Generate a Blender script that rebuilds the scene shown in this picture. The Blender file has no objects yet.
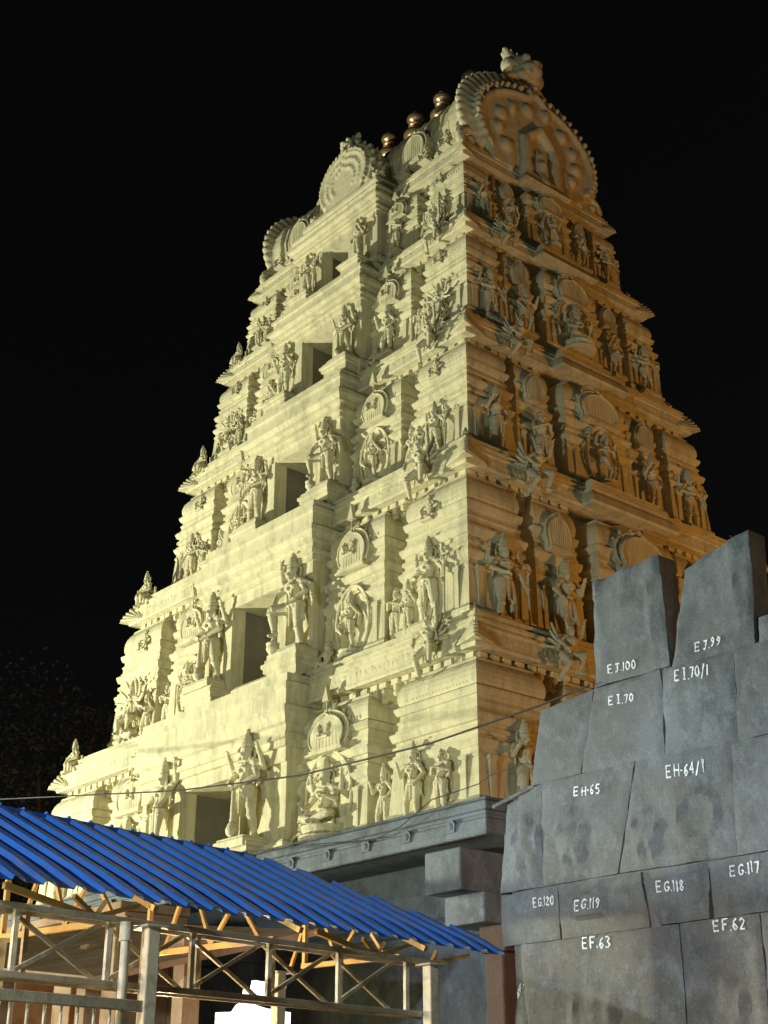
import bpy, bmesh, math, random
from mathutils import Vector, Matrix, noise
R = math.radians
random.seed(7)
sc = bpy.context.scene
COL = sc.collection

# ------------------------------------------------------------------ helpers
class MB:
    """collects vertices and faces, builds ONE mesh object"""
    def __init__(s): s.v = []; s.f = []
    def add(s, vs, fs):
        o = len(s.v); s.v += [tuple(p) for p in vs]; s.f += [tuple(i + o for i in q) for q in fs]
    def box(s, x0, x1, y0, y1, z0, z1, tx=0, ty=0):
        vs = [(x0, y0, z0), (x1, y0, z0), (x1, y1, z0), (x0, y1, z0),
              (x0 + tx, y0 + ty, z1), (x1 - tx, y0 + ty, z1), (x1 - tx, y1 - ty, z1), (x0 + tx, y1 - ty, z1)]
        s.add(vs, [(3, 2, 1, 0), (4, 5, 6, 7), (0, 1, 5, 4), (1, 2, 6, 5), (2, 3, 7, 6), (3, 0, 4, 7)])
    def ring(s, outline, prof, capb=True, capt=True):
        """sweep a moulding profile [(offset, z)] round a rectilinear plan outline (counter-clockwise)"""
        n = len(outline); rows = []
        for off, z in prof:
            row = []
            for i in range(n):
                p0, p, p1 = Vector(outline[i - 1]), Vector(outline[i]), Vector(outline[(i + 1) % n])
                d0 = (p - p0).normalized(); d1 = (p1 - p).normalized()
                n0 = Vector((d0.y, -d0.x)); n1 = Vector((d1.y, -d1.x))
                q = p + (n0 * off if abs(d0.dot(d1)) > .99 else (n0 + n1) * off)
                row.append((q.x, q.y, z))
            rows.append(row)
        vs = [p for r in rows for p in r]; fs = []
        for k in range(len(rows) - 1):
            for i in range(n):
                j = (i + 1) % n
                fs.append((k * n + i, k * n + j, (k + 1) * n + j, (k + 1) * n + i))
        if capb: fs.append(tuple(reversed(range(n))))
        if capt: fs.append(tuple(range((len(rows) - 1) * n, len(rows) * n)))
        s.add(vs, fs)
    def prism(s, pts, y0, y1):
        """polygon in x,z (counter-clockwise seen from -y) extruded from y0 (front) to y1"""
        n = len(pts)
        vs = [(x, y0, z) for x, z in pts] + [(x, y1, z) for x, z in pts]
        fs = [tuple(range(n)), tuple(reversed(range(n, 2 * n)))]
        for i in range(n):
            j = (i + 1) % n; fs.append((i, i + n, j + n, j))
        s.add(vs, fs)
    def cap(s, p, q, r0, r1, seg=10, hemi=3):
        p, q = Vector(p), Vector(q); ax = q - p; L = ax.length
        if L < 1e-6: ax = Vector((0, 0, 1)); L = 1e-6
        ax = ax.normalized(); u = ax.orthogonal().normalized(); w = ax.cross(u)
        rows = []
        for k in range(hemi):
            a = math.pi / 2 * (k + .5) / hemi if k else .12
            rows.append((p - ax * r0 * math.cos(a), r0 * math.sin(a)))
        rows.append((p, r0)); rows.append((q, r1))
        for k in reversed(range(hemi)):
            a = math.pi / 2 * (k + .5) / hemi if k else .12
            rows.append((q + ax * r1 * math.cos(a), r1 * math.sin(a)))
        s._rows(rows, u, w, seg)
    def _rows(s, rows, u, w, seg):
        vs = []; fs = []
        for c, r in rows:
            for i in range(seg):
                a = 2 * math.pi * i / seg; vs.append(c + u * r * math.cos(a) + w * r * math.sin(a))
        m = len(rows)
        for k in range(m - 1):
            for i in range(seg):
                j = (i + 1) % seg; fs.append((k * seg + i, k * seg + j, (k + 1) * seg + j, (k + 1) * seg + i))
        fs.append(tuple(reversed(range(seg)))); fs.append(tuple(range((m - 1) * seg, m * seg)))
        s.add(vs, fs)
    def lathe(s, c, prof, seg=16):
        c = Vector(c); s._rows([(c + Vector((0, 0, z)), max(r, .001)) for r, z in prof], Vector((1, 0, 0)), Vector((0, 1, 0)), seg)
    def tube(s, pts, r, seg=8):
        for a, b in zip(pts, pts[1:]):
            a, b = Vector(a), Vector(b); ax = (b - a).normalized(); u = ax.orthogonal().normalized(); w = ax.cross(u)
            s._rows([(a, r), (b, r)], u, w, seg)
    def bar(s, a, b, w, h, up=(0, 0, 1)):
        a, b = Vector(a), Vector(b); ax = (b - a).normalized(); up = Vector(up)
        sd = ax.cross(up).normalized(); up = sd.cross(ax)
        vs = []
        for p in (a, b):
            for x, y in ((-1, -1), (1, -1), (1, 1), (-1, 1)): vs.append(p + sd * w / 2 * x + up * h / 2 * y)
        s.add(vs, [(3, 2, 1, 0), (4, 5, 6, 7), (0, 1, 5, 4), (1, 2, 6, 5), (2, 3, 7, 6), (3, 0, 4, 7)])
    def ell(s, c, r, seg=12, rings=8):
        c = Vector(c); vs = []; fs = []
        for k in range(rings + 1):
            a = math.pi * min(max(k / rings, .03), .97)
            for i in range(seg):
                b = 2 * math.pi * i / seg
                vs.append(c + Vector((r[0] * math.sin(a) * math.cos(b), r[1] * math.sin(a) * math.sin(b), -r[2] * math.cos(a))))
        for k in range(rings):
            for i in range(seg):
                j = (i + 1) % seg; fs.append((k * seg + i, k * seg + j, (k + 1) * seg + j, (k + 1) * seg + i))
        fs.append(tuple(reversed(range(seg)))); fs.append(tuple(range(rings * seg, (rings + 1) * seg)))
        s.add(vs, fs)
    def hoop(s, c, rx, ry, r, nrm='z', n=14, a0=0, a1=360, seg=6):
        pts = []
        for i in range(n + 1):
            a = R(a0 + (a1 - a0) * i / n)
            d = {'z': (rx * math.cos(a), ry * math.sin(a), 0), 'y': (rx * math.cos(a), 0, ry * math.sin(a)), 'x': (0, rx * math.cos(a), ry * math.sin(a))}[nrm]
            pts.append(Vector(c) + Vector(d))
        for a, b in zip(pts, pts[1:]): s.cap(a, b, r, r, seg, 2)
    def mesh(s, name):
        me = bpy.data.meshes.new(name); me.from_pydata(s.v, [], s.f); me.validate(); return me
    def build(s, name, mat, parent=None, smooth=None, bevel=0, mesh=None):
        me = s.mesh(name)
        bm = bmesh.new(); bm.from_mesh(me)
        bmesh.ops.recalc_face_normals(bm, faces=bm.faces); bm.to_mesh(me); bm.free()
        return link(name, me, mat, parent, smooth, bevel)

def link(name, me, mat, parent=None, smooth=None, bevel=0):
    if mat is not None and not me.materials: me.materials.append(mat)
    if smooth:
        me.shade_smooth()
        if smooth < 180: me.set_sharp_from_angle(angle=R(smooth))
    o = bpy.data.objects.new(name, me); COL.objects.link(o)
    if parent is not None: o.parent = parent
    if bevel:
        m = o.modifiers.new('bevel', 'BEVEL'); m.width = bevel; m.segments = 2; m.limit_method = 'ANGLE'
    return o

def tag(o, label=None, cat=None, group=None, kind=None):
    for k, v in (('label', label), ('category', cat), ('group', group), ('kind', kind)):
        if v: o[k] = v
    return o

def empty(name, loc=(0, 0, 0), rz=0):
    o = bpy.data.objects.new(name, None); COL.objects.link(o); o.location = loc; o.rotation_euler.z = rz
    o.empty_display_size = .3
    return o

def place(o, loc, rz=0, sx=1, sy=1, sz=1):
    o.location = loc; o.rotation_euler = (0, 0, rz); o.scale = (sx, sy, sz); return o

def copy_tree(o, parent=None):
    c = o.copy(); COL.objects.link(c)
    if parent is not None: c.parent = parent
    for ch in list(o.children): copy_tree(ch, c)
    return c

def remesh(mb, name, vox, mat):
    """fuse overlapping solids into one continuous carved surface"""
    me = mb.mesh(name); o = bpy.data.objects.new(name, me); COL.objects.link(o)
    m = o.modifiers.new('r', 'REMESH'); m.mode = 'VOXEL'; m.voxel_size = vox
    k = o.modifiers.new('s', 'SMOOTH'); k.factor = .2; k.iterations = 1
    dg = bpy.context.evaluated_depsgraph_get(); dg.update()
    out = bpy.data.meshes.new_from_object(o.evaluated_get(dg))
    bpy.data.objects.remove(o); bpy.data.meshes.remove(me)
    vn = [tuple(n.vector) for n in out.vertex_normals]; cs = [v.co.copy() for v in out.vertices]; flat = []
    for c, n in zip(cs, vn):
        d = vox * .2 * noise.noise(c * (.30 / vox)) + vox * .25 * noise.noise(c * (.11 / vox)); flat += [c.x + n[0] * d, c.y + n[1] * d, c.z + n[2] * d]
    out.vertices.foreach_set('co', flat); out.update()
    out.name = name; out.materials.clear(); out.materials.append(mat); out.shade_smooth()
    return out

# ------------------------------------------------------------------ materials
def mat(name, base, rough=.8, var=None, scale=3, bump=.2, bscale=30, metal=0, streak=0, coat=0, objspace=True, spec=.4, dirt=None, dscale=1.2, damt=.5):
    m = bpy.data.materials.new(name); m.use_nodes = True; nt = m.node_tree; N = nt.nodes; L = nt.links
    b = N['Principled BSDF']; b.inputs['Roughness'].default_value = rough; b.inputs['Metallic'].default_value = metal
    b.inputs['Specular IOR Level'].default_value = spec
    geo = N.new('ShaderNodeNewGeometry'); pos = geo.outputs['Position']
    n1 = N.new('ShaderNodeTexNoise'); n1.inputs['Scale'].default_value = scale; n1.inputs['Detail'].default_value = 7; n1.inputs['Roughness'].default_value = .65
    L.new(pos, n1.inputs['Vector'])
    mix = N.new('ShaderNodeMix'); mix.data_type = 'RGBA'
    mix.inputs[6].default_value = (*base, 1); mix.inputs[7].default_value = (*(var or [c * .75 for c in base]), 1)
    rmp = N.new('ShaderNodeMapRange'); rmp.inputs[1].default_value = .35; rmp.inputs[2].default_value = .7
    L.new(n1.outputs['Fac'], rmp.inputs[0]); L.new(rmp.outputs[0], mix.inputs[0])
    col = mix.outputs[2]
    if dirt:
        mp = N.new('ShaderNodeMapping'); mp.inputs['Scale'].default_value = (1, 1, .25 if streak else 1); L.new(pos, mp.inputs['Vector'])
        n2 = N.new('ShaderNodeTexNoise'); n2.inputs['Scale'].default_value = dscale; n2.inputs['Detail'].default_value = 9; n2.inputs['Roughness'].default_value = .7
        L.new(mp.outputs[0], n2.inputs['Vector'])
        r2 = N.new('ShaderNodeMapRange'); r2.inputs[1].default_value = .48; r2.inputs[2].default_value = .72; r2.inputs[4].default_value = damt
        L.new(n2.outputs['Fac'], r2.inputs[0])
        mx = N.new('ShaderNodeMix'); mx.data_type = 'RGBA'; L.new(r2.outputs[0], mx.inputs[0]); L.new(col, mx.inputs[6]); mx.inputs[7].default_value = (*dirt, 1)
        col = mx.outputs[2]
    L.new(col, b.inputs['Base Color'])
    if bump:
        nb = N.new('ShaderNodeTexNoise'); nb.inputs['Scale'].default_value = bscale; nb.inputs['Detail'].default_value = 6
        L.new(pos, nb.inputs['Vector'])
        bp = N.new('ShaderNodeBump'); bp.inputs['Strength'].default_value = bump; bp.inputs['Distance'].default_value = .03
        L.new(nb.outputs['Fac'], bp.inputs['Height']); L.new(bp.outputs[0], b.inputs['Normal'])
    return m

def weather(m, dark, amt):
    nt = m.node_tree; N = nt.nodes; L = nt.links; b = N['Principled BSDF']; src = b.inputs['Base Color'].links[0].from_socket
    pos = N.new('ShaderNodeNewGeometry'); sep = N.new('ShaderNodeSeparateXYZ'); L.new(pos.outputs['Normal'], sep.inputs[0])
    mp = N.new('ShaderNodeMapping'); mp.inputs['Scale'].default_value = (3.2, 3.2, .35); L.new(pos.outputs['Position'], mp.inputs['Vector'])
    t = N.new('ShaderNodeTexNoise'); t.inputs['Scale'].default_value = 1.6; t.inputs['Detail'].default_value = 8; t.inputs['Roughness'].default_value = .7; L.new(mp.outputs[0], t.inputs['Vector'])
    r = N.new('ShaderNodeMapRange'); r.inputs[1].default_value = .50; r.inputs[2].default_value = .70; r.inputs[4].default_value = amt; L.new(t.outputs['Fac'], r.inputs[0])
    t2 = N.new('ShaderNodeTexNoise'); t2.inputs['Scale'].default_value = 5.5; t2.inputs['Detail'].default_value = 10; t2.inputs['Roughness'].default_value = .75; L.new(pos.outputs['Position'], t2.inputs['Vector'])
    r2 = N.new('ShaderNodeMapRange'); r2.inputs[1].default_value = .36; r2.inputs[2].default_value = .62; L.new(t2.outputs['Fac'], r2.inputs[0])
    up = N.new('ShaderNodeMapRange'); up.inputs[1].default_value = .15; up.inputs[2].default_value = .8; up.inputs[4].default_value = .85; L.new(sep.outputs['Z'], up.inputs[0])
    mu = N.new('ShaderNodeMath'); mu.operation = 'MULTIPLY'; L.new(up.outputs[0], mu.inputs[0]); L.new(r2.outputs[0], mu.inputs[1])
    mx = N.new('ShaderNodeMath'); mx.operation = 'MAXIMUM'; L.new(mu.outputs[0], mx.inputs[0]); L.new(r.outputs[0], mx.inputs[1])
    mix = N.new('ShaderNodeMix'); mix.data_type = 'RGBA'; L.new(mx.outputs[0], mix.inputs[0]); L.new(src, mix.inputs[6]); mix.inputs[7].default_value = (*dark, 1)
    L.new(mix.outputs[2], b.inputs['Base Color']); return m
STUCCO = mat('cream_stucco', (.76, .71, .48), .85, (.66, .61, .40), 3.0, .35, 22, dirt=(.34, .32, .22), dscale=1.9, streak=1, damt=.75)
CARVED = mat('carved_stucco', (.76, .71, .50), .85, (.66, .61, .41), 5, .45, 26, dirt=(.40, .36, .24), dscale=3.5, damt=.45)
weather(STUCCO, (.25, .24, .17), .5); weather(CARVED, (.30, .275, .18), .35)
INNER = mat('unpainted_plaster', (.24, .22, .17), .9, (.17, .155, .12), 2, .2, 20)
def granite(name, cool, mid, warm, zw):
    m = bpy.data.materials.new(name); m.use_nodes = True; nt = m.node_tree; N = nt.nodes; L = nt.links; b = N['Principled BSDF']
    b.inputs['Roughness'].default_value = .75; b.inputs['Specular IOR Level'].default_value = .35
    pos = N.new('ShaderNodeNewGeometry').outputs['Position']
    def nz(sc, det=8, ro=.65, sz=1.0, dist=0):
        mp = N.new('ShaderNodeMapping'); mp.inputs['Scale'].default_value = (1, 1, sz); L.new(pos, mp.inputs['Vector'])
        t = N.new('ShaderNodeTexNoise'); t.inputs['Scale'].default_value = sc; t.inputs['Detail'].default_value = det; t.inputs['Roughness'].default_value = ro; t.inputs['Distortion'].default_value = dist
        L.new(mp.outputs[0], t.inputs['Vector']); return t.outputs['Fac']
    def rng(x, a, c, lo=0, hi=1):
        r = N.new('ShaderNodeMapRange'); r.inputs[1].default_value = a; r.inputs[2].default_value = c; r.inputs[3].default_value = lo; r.inputs[4].default_value = hi; L.new(x, r.inputs[0]); return r.outputs[0]
    def mix(f, a, c, mode='MIX'):
        x = N.new('ShaderNodeMix'); x.data_type = 'RGBA'; x.blend_type = mode
        L.new(f, x.inputs[0]) if not isinstance(f, float) else setattr(x.inputs[0], 'default_value', f)
        for i, v in ((6, a), (7, c)):
            if isinstance(v, tuple): x.inputs[i].default_value = (*v, 1)
            else: L.new(v, x.inputs[i])
        return x.outputs[2]
    col = mix(rng(nz(.55, 6, .6), .38, .62), cool, mid)
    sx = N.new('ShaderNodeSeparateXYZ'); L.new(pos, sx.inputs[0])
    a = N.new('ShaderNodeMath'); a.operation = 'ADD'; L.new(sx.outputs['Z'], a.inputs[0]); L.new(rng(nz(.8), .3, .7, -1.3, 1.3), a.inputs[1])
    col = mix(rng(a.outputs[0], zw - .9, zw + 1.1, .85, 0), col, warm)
    col = mix(rng(nz(1.5, 12, .72, .55, .2), .46, .62, 0, .75), col, tuple(c * .45 for c in mid))
    col = mix(rng(nz(4.5, 12, .78, .8, .1), .50, .68, 0, .5), col, tuple(min(1, c * 1.7) for c in cool))
    col = mix(rng(nz(38, 4, .7), .44, .62, .0, .34), col, tuple(c * .5 for c in mid)); col = mix(rng(nz(52, 3, .7), .54, .68, .0, .28), col, tuple(min(1, c * 1.9) for c in cool))
    vo = N.new('ShaderNodeTexVoronoi'); vo.inputs['Scale'].default_value = 28; L.new(pos, vo.inputs['Vector'])
    col = mix(rng(vo.outputs['Distance'], .02, .16, .55, 0), col, tuple(c * .4 for c in mid))
    L.new(col, b.inputs['Base Color'])
    bp = N.new('ShaderNodeBump'); bp.inputs['Strength'].default_value = .5; bp.inputs['Distance'].default_value = .03; L.new(nz(9, 10, .72), bp.inputs['Height'])
    b2 = N.new('ShaderNodeBump'); b2.inputs['Strength'].default_value = .5; b2.inputs['Distance'].default_value = .012; L.new(nz(34, 8, .8, .55), b2.inputs['Height']); L.new(bp.outputs[0], b2.inputs['Normal']); L.new(b2.outputs[0], b.inputs['Normal'])
    return m
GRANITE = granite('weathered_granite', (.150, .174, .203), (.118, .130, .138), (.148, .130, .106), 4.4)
LEDGE = granite('pale_granite', (.175, .212, .26), (.135, .152, .17), (.14, .13, .115), 3.0)
REDSTONE = mat('brown_stone', (.09, .05, .035), .8, (.06, .033, .025), 2.5, .4, 16)
PLASTER = mat('ochre_plaster', (.46, .30, .19), .85, (.30, .17, .09), 1.6, .3, 18, dirt=(.09, .055, .035), dscale=1.1, damt=.8)
BLUE = mat('blue_roof_sheet', (.018, .125, .47), .45, (.013, .085, .32), 1.3, .08, 40, spec=.5, dirt=(.075, .095, .16), dscale=2.4, damt=.85)
STEEL = mat('pale_painted_steel', (.54, .48, .34), .5, (.42, .36, .24), 4, .12, 60, spec=.5, dirt=(.14, .085, .045), dscale=6, damt=.75)
ORANGE = mat('yellow_painted_steel', (.62, .36, .10), .5, (.5, .28, .07), 4, .08, 60)
GOLD = mat('gilded_copper', (.46, .30, .17), .3, (.36, .23, .13), 5, .05, 30, metal=.55, spec=.7)
CLOTH = mat('lilac_cloth', (.22, .21, .28), .9, (.15, .14, .2), 3, .1, 20)
PAINT = mat('white_paint', (.80, .84, .90), .7, (.45, .50, .56), 18, 0)
CABLE = mat('black_cable', (.02, .02, .02), .6, None, 5, 0)
BARK = mat('tree_bark', (.10, .075, .05), .9, None, 6, .5, 20)
LEAF = mat('dark_leaf', (.12, .125, .095), .85, (.03, .036, .026), .25, 0)
GROUND = mat('paved_ground', (.16, .15, .14), .9, (.12, .115, .11), .5, .3, 8)
WHITE = mat('whitewash', (.85, .85, .84), .8, None, 3, .1)
def glow(name, col, s):
    m = bpy.data.materials.new(name); m.use_nodes = True; b = m.node_tree.nodes['Principled BSDF']
    b.inputs['Base Color'].default_value = (*col, 1); b.inputs['Emission Color'].default_value = (*col, 1); b.inputs['Emission Strength'].default_value = s; return m
LAMP = glow('lit_lamp_panel', (.92, .94, 1), 1.6)
_n = LAMP.node_tree.nodes; _t = _n.new('ShaderNodeTexNoise'); _t.inputs['Scale'].default_value = 5; _t.inputs['Detail'].default_value = 4
_r = _n.new('ShaderNodeMapRange'); _r.inputs[1].default_value = .36; _r.inputs[2].default_value = .55; _r.inputs[3].default_value = .5; _r.inputs[4].default_value = 2.2
LAMP.node_tree.links.new(_t.outputs['Fac'], _r.inputs[0]); LAMP.node_tree.links.new(_r.outputs[0], _n['Principled BSDF'].inputs['Emission Strength'])

# ------------------------------------------------------------------ carved figures (unit height, facing -y)
def hand(S, p, d):
    p = Vector(p); d = Vector(d)
    if d.length < 1e-4: d = Vector((0, -1, 0))
    d.normalize(); sd = d.cross(Vector((0, .3, 1))).normalized(); nn = sd.cross(d)
    q = p + d * .022
    S.cap(p, q, .017, .018, 8)
    for k, ln in ((-1.5, .026), (-.5, .034), (.5, .032), (1.5, .022)):
        a = q + sd * .009 * k; m = a + d * ln * .7; S.cap(a, m, .0085, .008, 6); S.cap(m, m + (d * .6 - nn * .8) * ln * .5, .008, .007, 6)
    S.cap(p + sd * .012, p + sd * .034 + d * .016, .009, .008, 6)

def figure(S, H=.47, o=(0, 0, 0), hx=0, cx=0, hd=0, legs=(), arms=(), crown='tall', lean=0, s=1.0, skirt=True, belly=0):
    T = MB(); sz = H + .235
    hip = Vector((hx, 0, H)); ch = Vector((cx, lean, H + .165)); nk = Vector((cx, lean, sz)); he = Vector((hd, lean - .012, H + .315))
    T.cap((hx - .05, 0, H), (hx + .05, 0, H), .062, .062)
    T.cap(hip, hip.lerp(ch, .45), .060, .047 + belly); T.cap(hip.lerp(ch, .45), ch, .047 + belly, .076)
    T.ell(ch + Vector((-.045, -.045, .01)), (.038, .03, .034)); T.ell(ch + Vector((.045, -.045, .01)), (.038, .03, .034))
    T.cap(nk + Vector((-.105, .005, -.012)), nk + Vector((.105, .005, -.012)), .043, .043)
    T.cap(nk, he, .030, .030)
    T.ell(he, (.046, .050, .058)); T.cap(he + Vector((0, -.048, .008)), he + Vector((0, -.060, -.012)), .008, .011, 6)
    T.cap(he + Vector((-.018, -.047, -.028)), he + Vector((.018, -.047, -.028)), .008, .008, 6)
    T.cap(he + Vector((-.03, -.042, .022)), he + Vector((.03, -.042, .022)), .008, .008, 6)
    T.ell(he + Vector((0, -.03, -.045)), (.024, .024, .018))
    for k in (-1, 1):
        T.ell(he + Vector((.02 * k, -.045, .008)), (.009, .007, .006), 6, 4)
        T.cap(he + Vector((.048 * k, .0, .01)), he + Vector((.052 * k, 0, -.045)), .011, .015, 6)
    T.hoop(nk + Vector((0, -.012, -.02)), .058, .055, .012); T.hoop(nk + Vector((0, -.035, -.05)), .07, .05, .010)
    T.hoop(hip + Vector((0, -.005, .035)), .070, .066, .014); T.hoop(hip + Vector((0, 0, -.01)), .112, .070, .012)
    for k in (-1, 1):
        T.cap(nk + Vector((.05 * k, -.05, -.02)), hip + Vector((.0, -.066, .06)), .009, .008, 6)
        T.cap(nk + Vector((.1 * k, .03, .0)), hip + Vector((.13 * k, .02, .05)), .012, .014, 6)
    T.ell(hip + Vector((0, -.068, .03)), (.026, .014, .024)); T.ell(nk + Vector((0, -.085, -.085)), (.016, .012, .018))
    for q in range(7):
        a = R(200 + 140 * q / 6); T.ell(hip + Vector((.118 * math.cos(a), .074 * math.sin(a), -.035)), (.016, .012, .022), 7, 4)
    if crown == 'tall':
        b = he + Vector((0, .005, .035))
        T.lathe(b, [(.01, -.02), (.058, -.01), (.060, .012), (.050, .020), (.055, .035), (.048, .065), (.050, .072), (.040, .10), (.041, .108), (.028, .135), (.02, .15), (.022, .165), (.006, .185)], 12)
        T.hoop(b + Vector((0, .03, -.02)), .085, .095, .012, 'y')
    elif crown == 'bun':
        T.ell(he + Vector((0, .005, .055)), (.05, .05, .035)); T.ell(he + Vector((0, .005, .095)), (.026, .026, .024)); T.hoop(he + Vector((0, .02, .01)), .08, .085, .011, 'y')
    elif crown == 'horn':
        for k in (-1, 1): T.cap(he + Vector((.03 * k, .01, .04)), he + Vector((.085 * k, .02, .17)), .026, .010, 8)
        T.ell(he + Vector((0, .005, .045)), (.05, .05, .035))
    for sd, kn, ft in legs:
        hj = Vector((hx + .055 * sd, 0, H - .01)); kn = Vector(kn); ft = Vector(ft)
        T.cap(hj, kn, .058, .041); T.cap(kn, kn.lerp(ft, .35), .041, .040); T.cap(kn.lerp(ft, .35), ft, .040, .023)
        T.cap(ft + Vector((0, .012, -.012)), ft + Vector((.012 * sd, -.055, -.020)), .022, .018, 8)
        T.hoop(ft + Vector((0, 0, .012)), .027, .027, .009, n=8); T.hoop(kn + Vector((0, 0, -.03)), .04, .04, .008, n=8)
        if skirt: T.cap(hj + Vector((0, -.005, 0)), hj.lerp(kn, .75) + Vector((0, -.004, 0)), .066, .050)
    if skirt and legs:
        T.cap((hx, -.062, H - .01), (hx, -.07, H - .2), .022, .012, 8)
        for k in (-1, 1): T.cap((hx + .095 * k, -.01, H), (hx + .135 * k, .0, H - .17), .020, .010, 8)
    for sd, el, ha in arms:
        sh = nk + Vector((.112 * sd, .005, -.014)); el = Vector(el); ha = Vector(ha)
        T.cap(sh, el, .038, .027); T.cap(el, ha, .028, .019); T.hoop(sh.lerp(el, .45), .036, .036, .008, n=8)
        T.hoop(el.lerp(ha, .8), .022, .022, .008, n=7); hand(T, ha, ha - el)
    for p in T.v: S.v.append(tuple(Vector(o) + Vector(p) * s))
    off = len(S.v) - len(T.v); S.f += [tuple(i + off for i in q) for q in T.f]

def lotus(S, z=0, r=.2, h=.07):
    S.lathe((0, 0, z), [(r * .7, 0), (r, .01), (r * 1.02, .025), (r * .8, h * .5), (r * .92, h * .75), (r * .95, h)], 18)

def beast(S, o=(0, 0, 0), s=1, head='lion', rx=1):
    """four-legged mount, its head towards -x (rx=1)"""
    T = MB()
    T.cap((-.16, 0, .25), (.16, 0, .24), .085, .078); T.cap((-.17, 0, .28), (-.25, -.01, .40), .075, .055)
    T.ell((-.29, -.01, .44), (.07, .055, .06)); T.cap((-.31, -.01, .43), (-.37, -.01, .40), .045, .032)
    T.ell((-.395, -.01, .415), (.02, .022, .018))
    for k in (-1, 1):
        T.cap((-.27, .035 * k, .48), (-.25, .05 * k, .53), .022, .012, 6); T.ell((-.335, .035 * k, .455), (.014, .012, .014), 6, 4)
        T.cap((-.17, .05 * k, .22), (-.2, .06 * k, .12), .045, .032); T.cap((-.2, .06 * k, .12), (-.185, .06 * k, .025), .03, .024); T.cap((-.185, .06 * k, .022), (-.235, .06 * k, .018), .026, .022)
        T.cap((.16, .05 * k, .22), (.13, .06 * k, .13), .06, .036); T.cap((.13, .06 * k, .13), (.19, .06 * k, .09), .034, .026); T.cap((.19, .06 * k, .09), (.165, .06 * k, .02), .026, .022); T.cap((.165, .06 * k, .02), (.12, .06 * k, .018), .025, .02)
    T.cap((.23, 0, .28), (.31, .02, .36), .022, .016); T.cap((.31, .02, .36), (.30, .02, .47), .018, .026)
    if head == 'lion':
        for a in range(10):
            b = a / 10 * 6.283; T.ell((-.245 + .02 * math.sin(b), .075 * math.cos(b), .42 + .085 * math.sin(b)), (.04, .03, .03), 8, 5)
    else:
        for a in range(5): T.ell((-.21 - a * .012, 0, .34 + a * .045), (.028, .018, .03), 8, 5)
    for p in T.v: S.v.append((o[0] + p[0] * s * rx, o[1] + p[1] * s, o[2] + p[2] * s))
    off = len(S.v) - len(T.v); S.f += [tuple(i + off for i in (q if rx > 0 else q[::-1])) for q in T.f]

VX = .0070
P = {}
def proto(key, name, body, extras=(), vox=VX):
    P[key] = (name, remesh(body, name, vox, CARVED), [(n, remesh(b, n, vox, CARVED)) for n, b in extras])

def slab(r=.2, h=.045, d=.13):
    b = MB(); b.box(-r, r, -d, d, -.05, h * .45); b.box(-r * .9, r * .9, -d * .9, d * .9, h * .4, h); return b

S = MB(); figure(S, .46, hx=.03, cx=.0, hd=-.02, legs=[(1, (.10, -.02, .25), (.13, 0, .05)), (-1, (-.17, -.13, .43), (-.12, -.12, .20))],
    arms=[(1, (.21, -.03, .55), (.09, -.10, .47)), (-1, (-.17, -.07, .58), (-.12, -.14, .46)), (-1, (-.20, .02, .74), (-.20, -.01, .90)), (1, (.23, .02, .62), (.27, .01, .46))])
C = MB(); C.cap((-.13, -.12, .155), (-.14, -.12, .05), .022, .05); C.ell((-.14, -.12, .07), (.07, .06, .05)); C.hoop((-.14, -.12, .11), .05, .05, .015)
proto('knee', 'guardian_statue', S, [('club', C), ('base', slab(.22))])
S = MB(); figure(S, .46, legs=[(1, (.12, -.03, .25), (.15, 0, .05)), (-1, (-.12, -.03, .25), (-.15, 0, .05))],
    arms=[(1, (.20, -.04, .55), (.04, -.13, .47)), (-1, (-.20, -.04, .55), (-.04, -.13, .50)), (-1, (-.22, .02, .62), (-.22, -.05, .78)), (1, (.22, .02, .62), (.22, -.05, .78))])
C = MB(); C.cap((0, -.13, .46), (0, -.13, .14), .018, .026); C.lathe((0, -.13, .045), [(.02, 0), (.05, .02), (.058, .06), (.04, .11), (.025, .13)], 12)
proto('club', 'guardian_statue', S, [('club', C), ('base', slab(.22, d=.17))])
S = MB(); figure(S, .50, s=.78, o=(0, -.02, .06), legs=[(1, (.08, -.04, .27), (.06, 0, .10)), (-1, (-.16, -.12, .40), (-.03, -.12, .26))], hx=-.01, hd=.02,
    arms=[(1, (.2, -.02, .62), (.16, -.10, .72)), (-1, (-.2, -.03, .60), (-.08, -.12, .58)), (1, (.23, .02, .58), (.24, -.02, .45)), (-1, (-.22, .02, .72), (-.2, 0, .86))])
lotus(S, 0, .17, .08)
A = MB(); A.hoop((0, .06, .47), .27, .44, .03, 'y', 30)
A.hoop((0, .02, .47), .32, .47, .020, 'y', 30)
for i in range(34):
    a = i / 34 * 6.283; A.ell((.335 * math.cos(a), .06, .47 + .485 * math.sin(a)), (.018, .03, .018), 7, 4)
A.ell((0, .12, .47), (.30, .03, .45), 20, 12); A.cap((0, .12, .15), (0, .5, .15), .12, .12); A.cap((0, .12, .75), (0, .5, .75), .12, .12)
proto('dance', 'dancing_deity_statue', S, [('aureole', A)])
S = MB(); figure(S, .22, o=(0, 0, .02), s=1.25, legs=[(1, (.19, -.12, .19), (-.02, -.16, .15)), (-1, (-.19, -.12, .19), (.05, -.13, .13))],
    arms=[(1, (.19, -.04, .32), (.13, -.14, .36)), (-1, (-.19, -.04, .32), (-.14, -.13, .28)), (1, (.2, .02, .42), (.22, 0, .55)), (-1, (-.2, .02, .42), (-.22, 0, .55))])
lotus(S, 0, .30, .14)
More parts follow.
